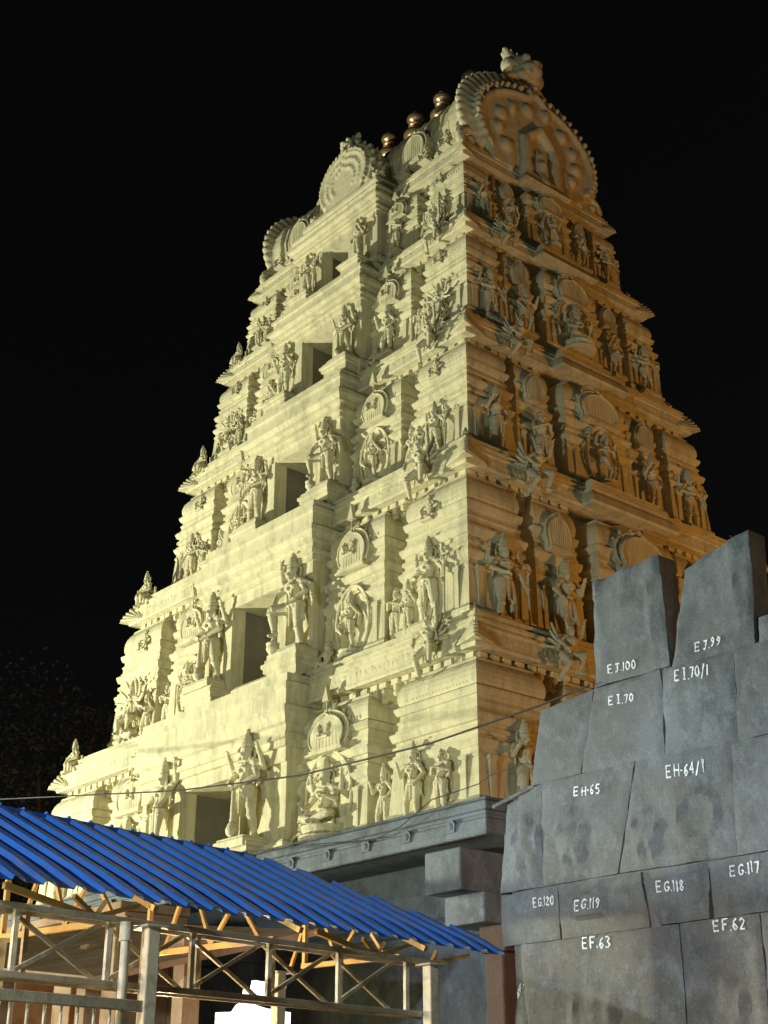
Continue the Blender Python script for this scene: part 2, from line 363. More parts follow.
A = MB(); A.hoop((0, .08, .5), .36, .46, .035, 'y', 28, -25, 205); A.ell((0, .11, .48), (.36, .02, .48), 20, 12)
A.hoop((0, .03, .5), .42, .51, .022, 'y', 28, -25, 205)
for i in range(30):
    a = R(-20 + 220 * i / 29); A.ell((.44 * math.cos(a), .08, .5 + .53 * math.sin(a)), (.02, .03, .02), 7, 4)
proto('seat', 'seated_deity_statue', S, [('aureole', A)])
S = MB(); arms = []
for k in range(5):
    a = R(-50 + k * 31)
    for sd in (-1, 1): arms.append((sd, (sd * .19 * math.cos(a) + .02 * sd, .015 * k - .03, .60 + .17 * math.sin(a)), (sd * .30 * math.cos(a) + .03 * sd, -.03, .61 + .31 * math.sin(a))))
figure(S, .42, legs=[(1, (.16, -.13, .38), (.10, -.12, .20)), (-1, (-.13, -.13, .36), (-.1, -.14, .2))], arms=arms)
M = MB(); beast(M, (0, -.02, 0), .78)
for sd, el, ha in arms: M.v  # mount only
proto('many', 'many_armed_goddess_statue', S, [('lion_mount', M), ('base', slab(.26))])
S = MB(); figure(S, .47, hx=.025, cx=-.01, hd=.015, legs=[(1, (.075, -.02, .25), (.07, 0, .05)), (-1, (-.07, -.05, .25), (-.10, -.02, .05))],
    arms=[(1, (.20, -.01, .58), (.12, -.07, .47)), (-1, (-.19, -.04, .58), (-.16, -.12, .70))])
proto('stand', 'standing_statue', S, [('base', slab(.16))])
S = MB(); figure(S, .47, hx=-.01, legs=[(1, (.09, -.02, .25), (.12, 0, .05)), (-1, (-.08, -.03, .25), (-.09, 0, .05))],
    arms=[(1, (.22, -.01, .58), (.26, -.05, .44)), (-1, (-.2, -.03, .57), (-.08, -.12, .52)), (1, (.21, .02, .68), (.2, 0, .80)), (-1, (-.21, .02, .68), (-.2, 0, .80))])
C = MB(); C.cap((.28, -.06, .03), (.28, -.05, .60), .014, .014, 8); C.ell((.28, -.05, .62), (.03, .02, .04)); C.hoop((.28, -.05, .66), .045, .05, .011, 'y', 10)
proto('staff', 'staff_bearer_statue', S, [('staff', C), ('base', slab(.2))])
S = MB(); figure(S, .42, hx=0, cx=.03, hd=.04, lean=-.05, legs=[(1, (.17, -.15, .42), (.12, -.12, .18)), (-1, (-.10, -.16, .27), (-.18, -.02, .06))], crown='horn',
    arms=[(1, (.22, -.08, .70), (.25, -.12, .88)), (-1, (-.2, -.08, .56), (-.13, -.16, .44))])
W = MB()
for k in (-1, 1):
    for j in range(4): W.cap((.06 * k, .05, .58 - .02 * j), (k * (.16 + .03 * j), .08, .84 - .11 * j), .035, .02, 8)
proto('climb', 'winged_climber_statue', S, [('wing', W)])
S = MB(); beast(S, (0, 0, 0), 1.0, 'horse')
M = MB(); figure(M, .37, o=(0.0, 0, .0), s=1.0, lean=.0, legs=[(1, (.06, -.15, .34), (.02, -.13, .16)), (-1, (-.08, -.15, .34), (-.12, -.13, .16))],
    arms=[(1, (.18, -.04, .46), (.08, -.13, .42)), (-1, (-.19, -.05, .50), (-.22, -.10, .40))])
proto('rider', 'mounted_rider_statue', M, [('horse', S)])
S = MB(); figure(S, .18, o=(0, 0, .0), s=1.3, belly=.02, crown='bun', legs=[(1, (.17, -.12, .22), (.10, -.14, .04)), (-1, (-.17, -.12, .22), (-.10, -.14, .04))],
    arms=[(1, (.18, -.05, .34), (.17, -.12, .24)), (-1, (-.18, -.05, .34), (-.16, -.12, .24))])
proto('gana', 'seated_dwarf_statue', S, [('base', slab(.22, .05, .2))])
S = MB(); figure(S, .46, hx=-.02, cx=.01, crown='bun', legs=[(1, (.06, -.03, .25), (.05, 0, .05)), (-1, (-.08, -.02, .25), (-.10, 0, .05))],
    arms=[(1, (.17, -.03, .58), (.05, -.13, .62)), (-1, (-.17, -.03, .58), (-.05, -.13, .62))])
proto('pray', 'praying_attendant_statue', S, [('base', slab(.15))])

def statue(key, label, loc, h, rz=0, mirror=False, group=None, cat='statue', tilt=0):
    name, me, ex = P[key]
    o = link(name, me, None); place(o, loc, rz, -h if mirror else h, h, h)
    if tilt: o.rotation_euler = (tilt, 0, rz)
    tag(o, label, cat, group or 'painted stucco statues on the temple tower')
    for n, m in ex: link(n, m, None, o)
    return o

# ------------------------------------------------------------------ temple tower (gopuram); front faces -y, orange-lit side faces +x
tower = empty('temple_tower', (0, 0, 0))
tag(tower, 'tall cream stucco temple gateway tower with five carved storeys and a vaulted top', 'temple tower')
Cz = [9.75, 14.2, 18.1, 21.56, 24.3]
Wd = [7.86, 6.64, 5.74, 5.16, 4.59]
Ln = [6.01, 4.96, 4.00, 3.35, 2.81]
Bz = [6.55, 10.58, 14.98, 18.82, 22.18]
Bw = [2.75, 2.12, 1.80, 1.74, 1.70]
DW = [1.02, .96, .82, .70, .62]
DT = [8.50, 13.0, 17.05, 20.72, 23.75]
DB = [6.95, 11.0, 15.4, 19.2, 22.55]
rect = lambda w, l, x=0, y=0: [(x - w, y - l), (x + w, y - l), (x + w, y + l), (x - w, y + l)]

def pavilion(w, d, h, parent, loc, rz, gable=True, full=False, name='shrine_niche'):
    """miniature shrine of stacked mouldings: w wide, d deep, its back on y=0 and its front towards -y"""
    m = MB(); hw = w / 2; k = min(1, w / 1.5); o = [(-hw, -d), (hw, -d), (hw, 0.02), (-hw, 0.02)]
    if full: o = [(-hw, -d / 2), (hw, -d / 2), (hw, d / 2), (-hw, d / 2)]
    pr = [(.08, 0), (.08, .035), (.05, .045), (.05, .06), (.09, .065), (.09, .085), (.03, .10), (.0, .11), (.0, .34), (.04, .345), (.04, .365), (.0, .37), (0, .40),
          (.06, .41), (.13, .44), (.13, .452), (.04, .455), (.04, .475), (-.02, .478), (-.02, .50), (.06, .505), (.06, .53), (-.01, .533), (-.01, .558), (.08, .563), (.16, .60), (.16, .612), (.04, .615),
          (.03, .64), (-.01, .645), (-.01, .675), (.03, .68), (.03, .695), (-.03, .70), (-.03, .73), (.05, .735), (.12, .765), (.13, .78), (.04, .79), (.0, .80),
          (.05, .82), (.075, .85), (.065, .885), (.02, .92), (-.05, .945), (-.14, .965), (-.16, .985)]
    bt = .22 if full else .14
    m.ring(o, [(a * k * .62 + bt * (1 - z) * min(1, h / 3), z * h) for a, z in pr])
    f0 = -d / 2 if full else -d
    sides = [(0, 0)] + ([(R(90), 1)] if full else [])
    # pilasters, roof flutes
    nf = max(6, int(w / .105))
    for i in range(nf):
        x = -hw * .86 + 2 * hw * .86 * (i + .5) / nf
        m.cap((x, f0 - .050 * k, .82 * h), (x, f0 - .018 * k, .90 * h), .030, .026, 7, 2)
        if full: m.cap((hw + .05 * k, x * d / w, .82 * h), (hw + .018 * k, x * d / w, .90 * h), .030, .026, 7, 2)
    for x in (-hw * .82, hw * .82):
        bb = bt * .8 * min(1, h / 3); m.box(x - .07 * k, x + .07 * k, f0 - .04 - bb, f0 + .02, .10 * h, .33 * h); m.box(x - .10 * k, x + .10 * k, f0 - .055 - bb, f0 + .02, .33 * h, .355 * h)
        if full:
            y = x * d / w; m.box(hw - .02, hw + .04 + bb, y - .07, y + .07, .10 * h, .33 * h); m.box(hw - .02, hw + .055 + bb, y - .1, y + .1, .33 * h, .355 * h)
    ob = m.build(name, STUCCO, parent); place(ob, loc, rz)
    return ob

def gable_pts(hw, h, n=22, pinch=.86):
    """horseshoe outline, base at z=0"""
    pts = []
    for i in range(n + 1):
        a = R(-32 + 244 * i / n)
        x = hw * math.cos(a); z = h * .42 + h * .5 * math.sin(a)
        if i == n // 2: z += h * .08
        pts.append((x, z))
    return [(hw * .80, 0)] + pts + [(-hw * .80, 0)]

def horseshoe(mb, hw, h, y0, y1, x=0, z=0, rings=3, teeth=0):
    for r in range(rings):
        f = 1 - .15 * r; q = [(x + a * f, z + b * f + (1 - f) * h * .12) for a, b in gable_pts(hw, h)]
        dy = (-.09 * hw if r % 2 else 0) - .012 * r
        mb.prism(q, y0 + dy, y1)
        for (a, b), (c, d) in list(zip(q, q[1:]))[1:-1]: mb.cap((a, y0 + dy - .005, b), (c, y0 + dy - .005, d), .035 * hw, .035 * hw, 6, 1)
    if hw > .9:
        for f, nb, rr in (((.90, 30, .05), (.64, 22, .055), (.44, 14, .06)) if hw < 2 else ((.91, 34, .030), (.60, 9, .075))):
            g = gable_pts(hw * f, h * f, nb)[1:-1]
            for q, (a, b) in enumerate(g): mb.ell((x + a, y0 - .10 * hw, z + b + (1 - f) * h * .30), (rr * hw * (1.2 if q % 2 else .8), .05 * hw, rr * hw * 1.1), 7, 5)
    if hw < .9:
        dy = -.012 * (rings - 1) + (-.09 * hw if (rings - 1) % 2 else 0)
        for q in range(7):
            u = -.72 + 1.44 * q / 6; f = (1 - .15 * (rings - 1)); zt = h * (.44 + .40 * math.sqrt(max(.1, 1 - u * u)))
            mb.cap((x + u * hw * f, y0 + dy - .01, z + h * .06), (x + u * hw * f * .92, y0 + dy - .01, z + zt), .085 * hw, .06 * hw, 7, 2)
        mb.box(x - hw * .8, x + hw * .8, y0 + dy - .09 * hw - .03, y0 + .1, z, z + .07 * h); mb.box(x - hw * .9, x + hw * .9, y0 + dy - .14 * hw - .03, y0 + .1, z - .05 * h, z)
    if teeth:
        g = gable_pts(hw, h, teeth)[1:-1]
        for (a, b) in g:
            c = Vector((a, 0, b - h * .42)); c.normalize(); t = hw * .17
            for yy in ((y0 + .08,) if hw > 2 else (y0 + .05, y0 + .3)):
                p = Vector((x + a, yy, z + b))
                mb.cap(p - c * t * .3, p + c * t * .36 + Vector((0, 0, t * .30)), t * .56, t * .26, 8, 2)

def lion_face(parent, loc, s, rz=0):
    m = MB()
    m.ell((0, 0, 0), (.5, .38, .42)); m.ell((0, -.3, -.14), (.34, .22, .2)); m.cap((-.3, -.22, -.34), (.3, -.22, -.34), .12, .12)
    for k in (-1, 1):
        m.ell((.2 * k, -.34, .12), (.13, .11, .13)); m.cap((.34 * k, .05, .25), (.52 * k, .05, .46), .16, .09); m.ell((.5 * k, 0, -.05), (.18, .2, .22))
        m.cap((.15 * k, -.42, -.22), (.18 * k, -.46, -.42), .05, .02, 6); m.cap((.3 * k, 0, -.3), (.75 * k, 0, -.5), .16, .06)
    m.ell((0, -.44, -.02), (.12, .1, .1))
    for i in range(7):
        a = R(30 + 20 * i); m.cap((.4 * math.cos(a), .1, .35 * math.sin(a)), (.66 * math.cos(a), .12, .72 * math.sin(a)), .12, .04, 7)
    me = remesh(m, 'lion_face', .035, CARVED); o = link('lion_face', me, None, parent); place(o, loc, rz, s, s, s); return o

for i in range(5):
    c, W, L, b = Cz[i], Wd[i], Ln[i], Bz[i]; k = (c - b) / 3.6; bw, dw, dt, db = Bw[i], DW[i], DT[i], DB[i]
    nb = Bz[i + 1] if i < 4 else 24.95
    # wall core of the storey with its base mouldings and frieze
    m = MB()
    m.ring(rect(W - 1.0, L - .95), [(.96, b - .5), (.96, b + .02), (.92, b + .05), (.92, b + .10), (.8, b + .16), (.5, b + .2), (.5, b + .28), (.44, b + .3), (.44, b + .36), (0, b + .38),
        (0, c - .55), (.25, c - .5), (.25, c - .46), (.42, c - .42), (.42, c + .01)])
    st = m.build('storey', STUCCO, tower)
    # overhanging cornice
    m = MB(); hh = nb - c
    pr = [(-.80, c - .02), (-.07, c - .0), (-.05, c - .02), (-.04, c - .02), (-.02, c + .02), (-.02, c + .06), (-.04, c + .075), (-.06, c + .42 * hh), (-.03, c + .44 * hh), (-.03, c + .48 * hh), (-.10, c + .50 * hh), (-.10, c + .58 * hh),
          (-.07, c + .60 * hh), (-.07, c + .66 * hh), (-.18, c + .68 * hh), (-.18, c + .76 * hh), (-.14, c + .78 * hh), (-.14, c + .85 * hh), (-.27, c + .87 * hh), (-.27, c + .97 * hh)]
    m.ring(rect(W, L), pr)
    n = int(2 * W / .16)
    for j in range(n):                                   # low relief running along the fascia
        x = -W + .1 + (2 * W - .2) * (j + .5) / n
        if abs(x) > bw + .1: m.ell((x + random.uniform(-.04, .04), -L + .052, c + hh * random.uniform(.18, .32)), (.07 * random.uniform(.6, 1.2), .011, .09 * hh * random.uniform(.5, 1.3)), 7, 4)
    n = int(2 * L / .16)
    for j in range(n):
        y = -L + .1 + (2 * L - .2) * (j + .5) / n
        m.ell((W - .052, y + random.uniform(-.04, .04), c + hh * random.uniform(.18, .32)), (.011, .07 * random.uniform(.6, 1.2), .09 * hh * random.uniform(.5, 1.3)), 7, 4)
    m.build('cornice', STUCCO, st)
    # row of stub brackets under the eave
    for fx in (0, 1):
        A = W if not fx else L; x0 = bw + .1 if not fx else .30 * L; n = int((A - .35 - x0) / .31)
        for sgn in (-1, 1):
            m = MB()
            for j in range(n):
                u = sgn * (A - .4 - (j + random.uniform(-.12, .12)) * (A - .4 - x0) / n); h = .40 * k * random.uniform(.7, 1.2); r = random.uniform(.7, 1.4)
                mm = MB(); mm.box(-.07, .07, -.16, .14, -h, -.02, .012, .0); mm.box(-.10, .10, -.22, .14, -.13, -.025); mm.ell((0, -.17, -h * .55), (.06 * r, .06, .09 * r), 7, 5); mm.ell((0, -.14, -h), (.085 * r, .08, .06), 7, 5)
                mt = Matrix.Translation((u, -L + .46, c)) if not fx else Matrix.Translation((W - .46, u, c)) @ Matrix.Rotation(R(90), 4, 'Z')
                m.add([mt @ Vector(p) for p in mm.v], mm.f)
            m.box(*( (min(sgn * x0, sgn * (A - .3)), max(sgn * x0, sgn * (A - .3)), -L + .40, -L + .62, c - .09, c - .03) if not fx else (W - .62, W - .40, min(sgn * x0, sgn * (A - .3)), max(sgn * x0, sgn * (A - .3)), c - .09, c - .03)))
            m.build('bracket_row', STUCCO, st, smooth=45)
    # corner leaf ornaments turned up on the eave corners
    for sx in (-1, 1):
        for sy in (-1, 1):
            m = MB(); kk = .80 * k + .15
            rid = [Vector((.24 - .62 * t - .10 * math.sin(math.pi * t) * -1, .24 - .62 * t + .10 * math.sin(math.pi * t), .02 + .88 * t ** 1.15)) * kk for t in [q / 8 for q in range(9)]]
            b1 = Vector((-.62, .06, .0)) * kk; b2 = Vector((.06, -.62, .0)) * kk; b3 = Vector((-.6, -.6, .0)) * kk; t1 = Vector((-.72, -.12, .62)) * kk; t2 = Vector((-.12, -.72, .62)) * kk
            vs = rid + [b1, b2, b3, t1, t2]; fs = []
            for j in range(8): fs += [(j, j + 1, 9), (j + 1, j, 10)]
            fs += [(8, 12, 9), (8, 10, 13), (8, 11, 12), (8, 13, 11), (9, 12, 11), (10, 11, 13), (0, 9, 11), (0, 11, 10)]
            m.add(vs, fs)
            for j in range(1, 9):
                for bb in (b1, b2): m.cap(bb.lerp(rid[j], .12), bb.lerp(rid[j], .97), .022 * kk, .042 * kk, 6, 2)
            m.cap(rid[8], rid[8] + Vector((-.05, -.05, .16)) * kk, .07 * kk, .02 * kk, 7, 2)
            o = m.build('corner_leaf', STUCCO, st, smooth=50); place(o, (sx * (W - .06), sy * (L - .06), c + .06), 0, sx, sy, 1)
    # miniature shrines
    ph = c - .12 - b - .12
    cw, cl = .255 * W, .27 * L
    for sx in (-1, 1):
        for sy in (-1, 1):
            pavilion(cw, cl, ph, st, (sx * (W - .05 - cw / 2), sy * (L - .05 - cl / 2), b + .1), 0, full=True, name='corner_shrine')
    nw = .27 * W
    for sx in (-1, 1):
        pv = pavilion(nw, .92, ph, st, (sx * .475 * W, -(L - .96), b + .1), 0)
        m = MB(); horseshoe(m, nw * .30, .30 * ph, -.10, .3, 0, 0, 3, 9 if i < 2 else 0)
        m.cap((0, -.14, .2 * ph), (0, -.14, .42 * ph), .018, .014, 6); m.prism([(-.10, .34 * ph), (.10, .34 * ph), (0.02, .45 * ph)], -.2, -.1)
        o = m.build('gable_ornament', STUCCO, pv); place(o, (0, -.97, .64 * ph))
    for sy in (-1, 1):
        pv = pavilion(.24 * L, .92, ph, st, (W - 1.02, sy * .475 * L, b + .1), R(90))
        m = MB(); horseshoe(m, .08 * L, .28 * ph, -.10, .3, 0, 0, 3)
        o = m.build('gable_ornament', STUCCO, pv); place(o, (0, -.97, .64 * ph))
    # middle bay of the side
    pv = pavilion(.50 * L, 1.0, ph * .98, st, (W - .88, 0, b + .1), R(90), name='side_bay')
    m = MB(); horseshoe(m, .17 * L, .32 * ph, -.12, .3, 0, 0, 3, 9)
    o = m.build('gable_ornament', STUCCO, pv); place(o, (0, -1.04, .63 * ph))
    m = MB(); m.ring([(W - .6, -.29 * L), (W + .28, -.29 * L), (W + .28, .29 * L), (W - .6, .29 * L)], [(0, c - .012), (.03, c + .05), (-.04, c + .32 * hh), (-.10, c + .45 * hh), (-.10, c + .55 * hh), (-.18, c + .60 * hh), (-.18, c + .72 * hh), (-.26, c + .76 * hh), (-.26, c + .93 * hh)])
    m.build('side_bay_cornice', STUCCO, st)
    # projecting door bay on the front
    F = -(L + .42); m = MB()
    for sx in (-1, 1):
        x0, x1 = sorted((sx * dw, sx * bw))
        m.box(x0 + (.0 if sx > 0 else .02), x1 - (.02 if sx > 0 else 0), F + .12, -(L - 1.3), db - .02, dt + .01)
        xo = sx * (bw - .20); m.box(min(xo, sx * (bw - .008)), max(xo, sx * (bw - .008)), F + .04, F + .2, db - .01, dt + .01)
        xa = sx * (dw - .05); xb = sx * (dw + .26); m.box(min(xa, xb), max(xa, xb), F - .03, F + .34, db - .01, dt + .01)
    base = [(-bw, F), (bw, F), (bw, -(L - 1.3)), (-bw, -(L - 1.3))]
    m.ring(base, [(.10, b - .45), (.10, b + .02), (.02, b + .06), (.02, b + .2), (.08, b + .22), (.08, db - .06), (.04, db)])
    H = c + .70 * hh - dt
    m.ring(base, [(.0, dt), (.0, dt + .16 * H), (.07, dt + .165 * H), (.07, dt + .24 * H), (.13, dt + .25 * H), (.13, dt + .31 * H), (.06, dt + .32 * H), (.06, dt + .40 * H), (.15, dt + .42 * H), (.15, dt + .47 * H), (.24, dt + .53 * H), (.24, dt + .60 * H), (.12, dt + .61 * H),
        (.12, dt + .80 * H), (.17, dt + .82 * H), (.17, dt + .88 * H), (.06, dt + .90 * H), (.06, dt + H)])
    dy = m.build('doorway', STUCCO, st)
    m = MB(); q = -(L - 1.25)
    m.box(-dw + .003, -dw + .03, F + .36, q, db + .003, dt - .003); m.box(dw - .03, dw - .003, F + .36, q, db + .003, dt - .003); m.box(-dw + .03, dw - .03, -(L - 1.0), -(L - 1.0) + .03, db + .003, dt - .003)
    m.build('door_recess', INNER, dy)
    # pedestals for the two door guardians
    for sx in (-1, 1):
        m = MB(); pw = .44 * k + .1; x = sx * (dw + .12 + pw)
        m.ring([(x - pw, F - .42), (x + pw, F - .42), (x + pw, F + .1), (x - pw, F + .1)], [(.04, b - .42), (.04, b - .1), (0, b - .06), (0, b + .22 * k), (.05, b + .25 * k), (.05, b + .33 * k), (.09, b + .36 * k), (.09, b + .44 * k), (.03, b + .47 * k), (.03, b + .54 * k)])
        m.build('pedestal', STUCCO, st)

# vaulted top
e5 = 24.95
vault = MB(); pts = []
for a, zz in [(-2.0, e5 - .1), (-2.15, e5 + .3), (-2.3, e5 + .7), (-2.34, e5 + 1.1), (-2.22, e5 + 1.6), (-1.95, e5 + 2.05), (-1.5, e5 + 2.45), (-.95, e5 + 2.78), (-.4, e5 + 2.95), (0, e5 + 3.0)]: pts.append((a, zz))
sec = pts + [(-a, z) for a, z in reversed(pts[:-1])]
n = len(sec); vs = [(x, y, z) for x in (-4.1, 4.1) for y, z in sec]
vault.add(vs, [tuple(range(n)), tuple(reversed(range(n, 2 * n)))] + [(j, j + n, (j + 1) % n + n, (j + 1) % n) for j in range(n)])
for j in range(25):                                      # raised ribs of the vault
    x = -3.9 + 7.8 * j / 24
    for (y0, z0), (y1, z1) in zip(sec, sec[1:]): vault.bar((x, y0, z0), (x, y1, z1), .09, .09, (1, 0, 0))
vault.box(-3.9, 3.9, -.30, .30, e5 + 2.9, e5 + 3.2, 0, .06); vault.box(-3.7, 3.7, -.16, .16, e5 + 3.18, e5 + 3.88, 0, .03)
vr = vault.build('vault_roof', STUCCO, tower)
m = MB(); m.ring(rect(4.25, 2.25), [(.05, e5 - .1), (.05, e5 + .1), (-.05, e5 + .16), (-.05, e5 + .3), (.08, e5 + .36), (.08, e5 + .48), (-.1, e5 + .55)])
m.build('vault_base', STUCCO, vr)
for sx in (-1, 1):
    m = MB(); horseshoe(m, 2.46, 3.45, -.22, .42, 0, 0, 2, 34)
    for q in (-1, 1): m.box(q * .55 - .12, q * .55 + .12, -.62, -.2, -.1, 1.25); m.cap((q * 1.05, -.4, .1), (q * 1.0, -.4, .9), .13, .11)
    m.cap((-.6, -.5, 1.25), (0, -.55, 1.75), .10, .12); m.cap((.6, -.5, 1.25), (0, -.55, 1.75), .10, .12)
    m.lathe((0, -.45, -.1), [(.30, 0), (.26, .2), (.2, .4), (.24, .7), (.15, .85), (.16, 1.0), (.05, 1.25)], 12)
    o = link('end_gable', remesh(m, 'end_gable', .045, CARVED), None, vr); place(o, (sx * 4.12, 0, e5 - .35), R(90) * sx)
    lion_face(vr, (sx * 4.15, 0, e5 + 3.72), 1.12, R(90) * sx)
    for sy in (-1, 1):                                   # curled ends of the gable
        m = MB(); m.hoop((0, 0, 0), .30, .30, .13, 'x', 14, 0, 330); m.ell((0, 0, 0), (.15, .15, .15))
        o = m.build('gable_scroll', STUCCO, vr, smooth=60); place(o, (sx * 4.3, sy * 2.3, e5 + .1))
m = MB(); horseshoe(m, 1.12, 2.0, -3.0, -1.6, .1, 0, 3, 15); m.ring([(-1.5, -3.05), (1.5, -3.05), (1.5, -1.5), (-1.5, -1.5)], [(.05, -.6), (.05, -.15), (.14, -.1), (.14, .05), (0, .12)])
o = link('front_dormer', remesh(m, 'front_dormer', .034, CARVED), None, vr); place(o, (0, 0, e5 + .12))
lion_face(vr, (0, -2.75, e5 + 2.28), .62); lion_face(vr, (-1.35, -2.9, e5 + .42), .36); lion_face(vr, (1.4, -2.9, e5 + .42), .36)
for sx in (-1, 1):
    m = MB(); horseshoe(m, .48, 1.0, -2.62, -1.6, 0, 0, 3, 9); o = m.build('small_dormer', STUCCO, vr); place(o, (sx * 2.55, 0, e5 + .3))

# gilded finials along the ridge
for j, x in enumerate((-2.7, -1.5, -.3, .9, 2.1)):
    m = MB(); m.lathe((0, 0, 0), [(.10, 0), (.26, .02), (.28, .08), (.14, .14), (.12, .2), (.24, .27), (.35, .40), (.36, .52), (.28, .66), (.12, .76), (.10, .82), (.2, .86), (.22, .9), (.12, .95), (.11, 1.0), (.22, 1.07), (.265, 1.17), (.25, 1.28), (.15, 1.37), (.07, 1.42), (.11, 1.46), (.05, 1.52), (.012, 1.62)], 20)
    o = m.build('gilded_finial', GOLD, None, smooth=60); place(o, (x, 0, e5 + 3.86), 0, 1.1, 1.1, .86)
    tag(o, ['gilded pot finial hidden nearest the left end of the tower ridge', 'gilded pot finial on the ridge, leftmost of the three in view', 'gilded pot finial on the ridge, middle of the three in view',
            'gilded pot finial on the ridge, nearest the tall right gable', 'gilded pot finial on the ridge just behind the tall right gable'][j], 'finial', 'gilded pot finials on the tower ridge')

# granite base below the stucco storeys
base = MB()
base.ring(rect(9.0, 6.6), [(1.0, -.02), (1.0, .7), (.7, .9), (.7, 1.2), (.9, 1.35), (.9, 1.7), (.3, 1.9), (0, 2.1), (0, 3.0), (.08, 3.03), (.08, 3.18), (0, 3.21), (0, 4.55), (.06, 4.58), (.06, 4.68), (.14, 4.72), (.14, 4.84), (.22, 4.9), (.22, 5.3)])
sb = base.build('stone_base', LEDGE, tower)
m = MB(); m.ring(rect(10.02, 7.98), [(-1.4, 5.3), (-1.3, 5.82), (-.12, 5.80), (-.10, 5.77), (-.01, 5.77), (.02, 5.82), (.0, 6.02), (-.035, 6.03), (-.035, 6.07), (-.0, 6.08), (.0, 6.13), (-.05, 6.16), (-.07, 6.30), (-.22, 6.36), (-.25, 6.42), (-2.6, 6.5)])
m.build('stone_eave', LEDGE, sb, bevel=.02)
for j in range(20):
    x = 9.27 - j * 1.03
    if x < -9.5: break
    m = MB(); q = random.uniform(.7, 1.05); m.prism([(-.13 * q, 5.88), (.11 * q, 5.88), (.13 * q, 6.0), (.05, 6.0 + .09 * q), (-.08, 6.0 + .08 * q)], -8.025, -7.9); m.ell((.0, -8.02, 5.97), (.08 * q, .03, .06))
    o = m.build('eave_boss', LEDGE, sb, smooth=40); place(o, (x, 0, 0))
m = MB(); m.box(8.64, 9.45, -8.0, -6.2, 5.02, 5.66); m.build('stone_bracket', LEDGE, sb, bevel=.03)
m = MB(); m.box(9.08, 9.94, -8.0, -6.4, 4.50, 4.94); m.build('stone_bracket', LEDGE, sb, bevel=.03)
m = MB(); m.box(9.56, 10.1, -7.75, -6.2, 4.1, 4.48); m.box(9.62, 10.0, -7.7, -6.5, 2.9, 4.1); m.box(9.56, 10.1, -7.76, -6.4, .3, 2.9); m.build('stone_pillar', REDSTONE, sb, bevel=.03)
m = MB(); m.ring([(-2.6, -7.3), (-1.2, -7.3), (-1.2, -6.5), (-2.6, -6.5)], [(0, 0), (0, 4.6)]); m.ring([(1.2, -7.3), (2.6, -7.3), (2.6, -6.5), (1.2, -6.5)], [(0, 0), (0, 4.6)]); m.box(-2.6, 2.6, -7.35, -6.5, 4.6, 5.2)
m.build('gate_frame', LEDGE, sb, bevel=.03)

